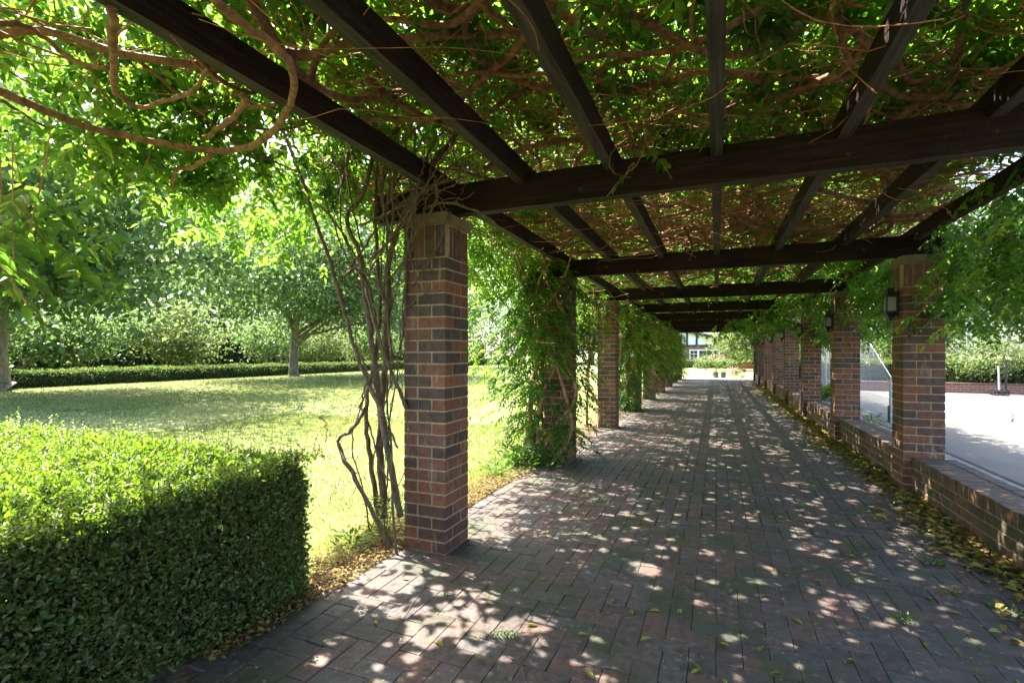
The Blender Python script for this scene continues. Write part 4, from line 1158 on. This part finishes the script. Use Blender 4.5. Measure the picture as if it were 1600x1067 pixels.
for i, (x, lab) in enumerate([(-.05,'left of two small dark stone planters at the end of the path'),(.36,'right of two small dark stone planters at the end of the path')]):
    pt = empty('planter', (x, 31.4, 0), lab, 'planter', 'pair of planters')
    b = MB(); b.cone((0,0,-.005), .12, .15, .28, 10); b.build('pot', M['pot'], pt)
    b = MB(); b.cone((0,0,.276), .165, .165, .05, 10); b.build('rim', M['pot'], pt)
    P, D, N, L_, W_, hue, C = crown_leaves((0,0,.36), (.15,.15,.08), 140, 10, .06, seed=200+i)
    link('foliage', leaf_mesh('foliage', P, D, N, L_, W_, M['pale_leaf'], False, hue), pt, kind='stuff')

# ------------------------------------------------------------------ grass, weeds, litter
def grass(n, xr, yr, h, w, name, dry=0.0):
    x = rng.uniform(*xr, n); y = rng.uniform(*yr, n)
    P = np.stack([x, y, np.full(n, -.015)], 1)
    a = rng.uniform(0, 6.283, n)
    D = np.stack([np.cos(a)*.55, np.sin(a)*.55, np.ones(n)], 1); N = np.stack([np.cos(a), np.sin(a), np.full(n, .2)], 1)
    hh = h*rng.uniform(.5, 1.3, n)
    hue = np.clip(.42 + .22*noise2(x, y, 1.6, 31) + dry*np.clip((x + 4.2)/1.8, 0, 1) + rng.normal(0, .18, n), 0, 1)
    S = norm(np.cross(N, D)); D = norm(D)
    V = np.stack([P - S*w/2, P + S*w/2, P + D*hh[:, None]], 1).reshape(-1, 3)
    o = link(name, np_mesh(name, V, np.arange(n*3).reshape(-1, 3), M['grass'], rnd=hue)); o['kind'] = 'stuff'
    return o
grass(110000, (-9.5, -2.36), (2.3, 9.0), .05, .0055, 'grass', .4)
grass(90000, (-18, -2.36), (7.0, 22), .045, .012, 'grass', .2)
grass(9000, (-2.75, -2.12), (2.4, 6.0), .05, .004, 'grass', 1.0)
grass(60000, (-26.3, -6), (2, 36), .06, .03, 'grass')

def litter(n, f, name, size=.035, m='litter', zj=.012, hue=1.0):
    x, y = f(n); k = len(x)
    a = rng.uniform(0, 6.283, k)
    D = np.stack([np.cos(a), np.sin(a), rng.normal(0, .12, k)], 1); N = np.stack([rng.normal(0, .3, k), rng.normal(0, .3, k), np.ones(k)], 1)
    P = np.stack([x, y, .008 + np.abs(rng.normal(0, zj, k))], 1); s = size*rng.uniform(.5, 1.35, k)
    o = link(name, leaf_mesh(name, P, D, N, s, s*.5, M[m], True, rng.random(k)*hue)); o['kind'] = 'stuff'
    return o
def drift(n):
    y = rng.uniform(1.5, 24, n) ; w = .30 + .10*noise2(y, y*0, 2.0, 44)
    x = 1.845 - np.abs(rng.normal(0, 1, n))*w*.55
    k = ~((x > 1.77) & (np.abs(((y - 3.07) % 3.2) - .175) < .19))
    return x[k], y[k]
o = litter(9000, drift, 'leaf_litter', .062, zj=.016)
litter(5200, lambda n: (-2.13 - np.abs(rng.normal(0, .22, n)), rng.uniform(1.6, 5.2, n)), 'leaf_litter', .03, hue=.5)
litter(2500, lambda n: (-2.05 - np.abs(rng.normal(0, .2, n)), rng.uniform(5.2, 16, n)), 'leaf_litter', .038, hue=.5)
litter(2600, lambda n: (rng.uniform(-2.1, 1.8, n), rng.uniform(.9, 14, n)**1.0), 'path_debris', .014, zj=.002)

fm = [leaf_mesh('fallen_leaf', np.zeros((1,3)), np.array([[1.,0,0]]), np.array([[0,0,1.]]), 1.0, .40, M['fallen'], True, np.array([v])) for v in (.1,.4,.7,1.0)]
spots = [(1030,955),(1015,905),(960,935),(990,960),(1120,915),(1145,920),(870,958),(1062,950),(1290,862),(1190,930),(1340,845),(1500,845),(1460,935),(1575,995),(1000,1000),(1080,1035),(1140,1010),(1090,1045),(1340,870),
         (700,925),(760,940),(640,905),(590,975),(820,975),(900,990),(1230,900),(1270,905),(1240,965),(1190,1010),(1380,905),(1400,820),(1420,860),(1210,880),(1130,800),(1060,780),(980,815),(900,800),(850,830),(920,770),
         (1000,760),(1050,740),(1150,745),(1200,770),(1260,790),(1310,800),(960,720),(1020,700),(1090,690),(1160,700),(1230,720),(1130,1060),(1220,1050),(1320,1030),(1450,1010),(1500,960),(1530,1050),(760,1030),(680,1000),(930,1060),(840,905)]
for i, (px, py) in enumerate(spots):
    p = at_z(px + random.uniform(-4, 4), py, .008)
    s = random.uniform(.045, .07)
    o = link('fallen_leaf', fm[i % 4], None, p, (random.gauss(0, .2), random.gauss(0, .15), random.uniform(0, 6.28))); o.scale = (s, s, s)
    hue_ = ('dull yellow', 'yellow', 'greenish yellow', 'lime green')[i % 4]
    if py > 990: zone = 'on the path at the bottom edge, ' + ('left of centre' if px < 850 else 'in the middle' if px < 1180 else 'toward the right corner')
    elif px < 780: zone = 'on the sunlit pavers by the foot of the nearest pillar'
    elif px > 1330: zone = 'on the path beside the litter drift along the low wall'
    elif py < 830: zone = 'on the path farther along, ' + ('on the lawn side' if px < 1010 else 'down the middle' if px < 1180 else 'on the court side')
    else: zone = 'on the near shaded pavers, ' + ('right of the green frond' if px < 1000 else 'in the middle of the path' if px < 1180 else 'by the leafy twig')
    tag(o, f'{hue_} leaf fallen {zone}', 'leaf', 'leaves fallen on the brick path')
tl = [([(1180,870),(1216,888),(1240,900)],.003,'straight brown twig lying on the path in the middle of the dapples'),([(945,880),(975,895),(993,902)],.003,'short brown twig on the path near the leaf litter left of centre'),
      ([(1040,874),(1058,892),(1075,894),(1078,898)],.003,'thin green stem with a bent end on the path'),([(795,1025),(815,1040),(820,1060)],.003,'curved brown stem on the path at the bottom of the picture'),
      ([(936,1042),(960,1044),(988,1052)],.004,'yellow curved stem on the path near the bottom edge'),([(880,978),(905,978),(915,973)],.003,'pale stem beside a curled leaf on the path'),
      ([(1345,1035),(1360,1050),(1375,1062)],.004,'pale stem with leaves at the bottom right of the path'),([(1240,895),(1285,885),(1320,872),(1345,862)],.004,'long dark twig with yellow leaves on the path, right of centre'),
      ([(1395,910),(1430,924),(1460,938)],.004,'twig with withered leaves near the litter drift'),([(670,905),(640,950),(618,985)],.002,'faint thin stem on the sunlit part of the path')]
for pts, r, lab in tl:
    b = MB(); b.tube(smooth_path([at_z(px, py, .007) for px, py in pts], 10), r, 5); tag(b.build('fallen_twig', M['dry_stem']), lab, 'twig', 'twigs fallen on the path')
# green fern-like frond on the path
fp = at_z(795, 992, .010)
P, D, N, L_, W_, r = sprays(np.array([at_z(760, 990, .012)]), np.array([[.9,.42,0.]]), np.array([[0,0,1.]]), .17, .04, .012, 8)
P[:, 2] = .012
o = link('fallen_frond', leaf_mesh('fallen_frond', P, D*np.array([1,1,.1]), N*.2 + np.array([0,0,1.]), L_, W_, M['weed'], True)); tag(o, 'green feathery frond lying flat on the path', 'frond')
# weeds
def weed(x, y, n, h, leaf, label, spread=.1, name='weed', mt='weed', wide=.3):
    root = empty(name, (x, y, 0), label, 'weed' if name == 'weed' else 'plant', 'weeds and small plants')
    a = rng.uniform(0, 6.283, n); rr = np.abs(rng.normal(0, spread, n)); z = rng.random(n)*h
    P = np.stack([np.cos(a)*rr, np.sin(a)*rr, z], 1)
    D = np.stack([np.cos(a), np.sin(a), rng.uniform(0, 1.2, n)], 1); N = rng.normal(0, .4, (n, 3)) + np.array([0,0,1.])
    link('foliage', leaf_mesh('foliage', P, D, N, leaf*rng.uniform(.6, 1.3, n), leaf*wide, M[mt], True), root, kind='stuff')
    b = MB()
    for _ in range(max(4, n//14)):
        q = P[random.randrange(n)]; b.tube([(q[0]*.2, q[1]*.2, -.01), tuple(q)], [.003, .0012], 4, cap=False)
    b.build('stem', M['weed'], root, kind='stuff')
p = at_z(1415, 975, 0); weed(p[0], p[1], 22, .04, .038, 'small green weed growing between pavers near the bottom right', .03)
p = at_z(1455, 882, 0); weed(p[0], p[1], 20, .03, .05, 'small flat weed on the path beside the litter drift', .03)
p = at_z(1335, 868, 0); weed(p[0], p[1], 10, .06, .07, 'tiny grass tuft growing among fallen leaves on the path', .02, wide=.1)
p = at_z(1490, 930, 0); weed(p[0], p[1], 46, .03, .03, 'withered weed clump with dry leaves on the right of the path', .06, mt='litter')
p = at_z(1585, 965, 0); weed(p[0], p[1], 46, .03, .032, 'green creeping weed at the right edge of the picture', .10)
p = at_z(800, 735, 0); weed(-2.35, 5.85, 420, .22, .07, 'bright green weed clump at the foot of the second lawn-side pillar', .26)
weed(-2.42, 5.3, 200, .14, .06, 'low green weeds on the path edge before the vine-clad pillar', .22)
p = at_z(600, 845, 0); weed(-2.33, 3.12, 420, .34, .06, 'feathery grey-green plant at the foot of the rose canes', .09, 'feathery_plant', 'pale_leaf', .06)
weed(-2.5, 2.95, 60, .1, .07, 'small green weed at the base of the rose', .1)
weed(-2.6, 3.6, 160, .30, .05, 'pale leafy seedling behind the rose canes', .2, 'seedling')
weed(2.5, 12.3, 60, .25, .10, 'grey-green weed behind the low wall by the net post', .12, mt='pale_leaf')
weed(2.6, 10.8, 60, .3, .10, 'dark weed behind the low wall nearest the post', .12)
weed(2.95, 17.6, 160, .35, .35, 'strappy dark green clump against the court fence', .10, 'strap_leaf_plant', 'weed', .09)
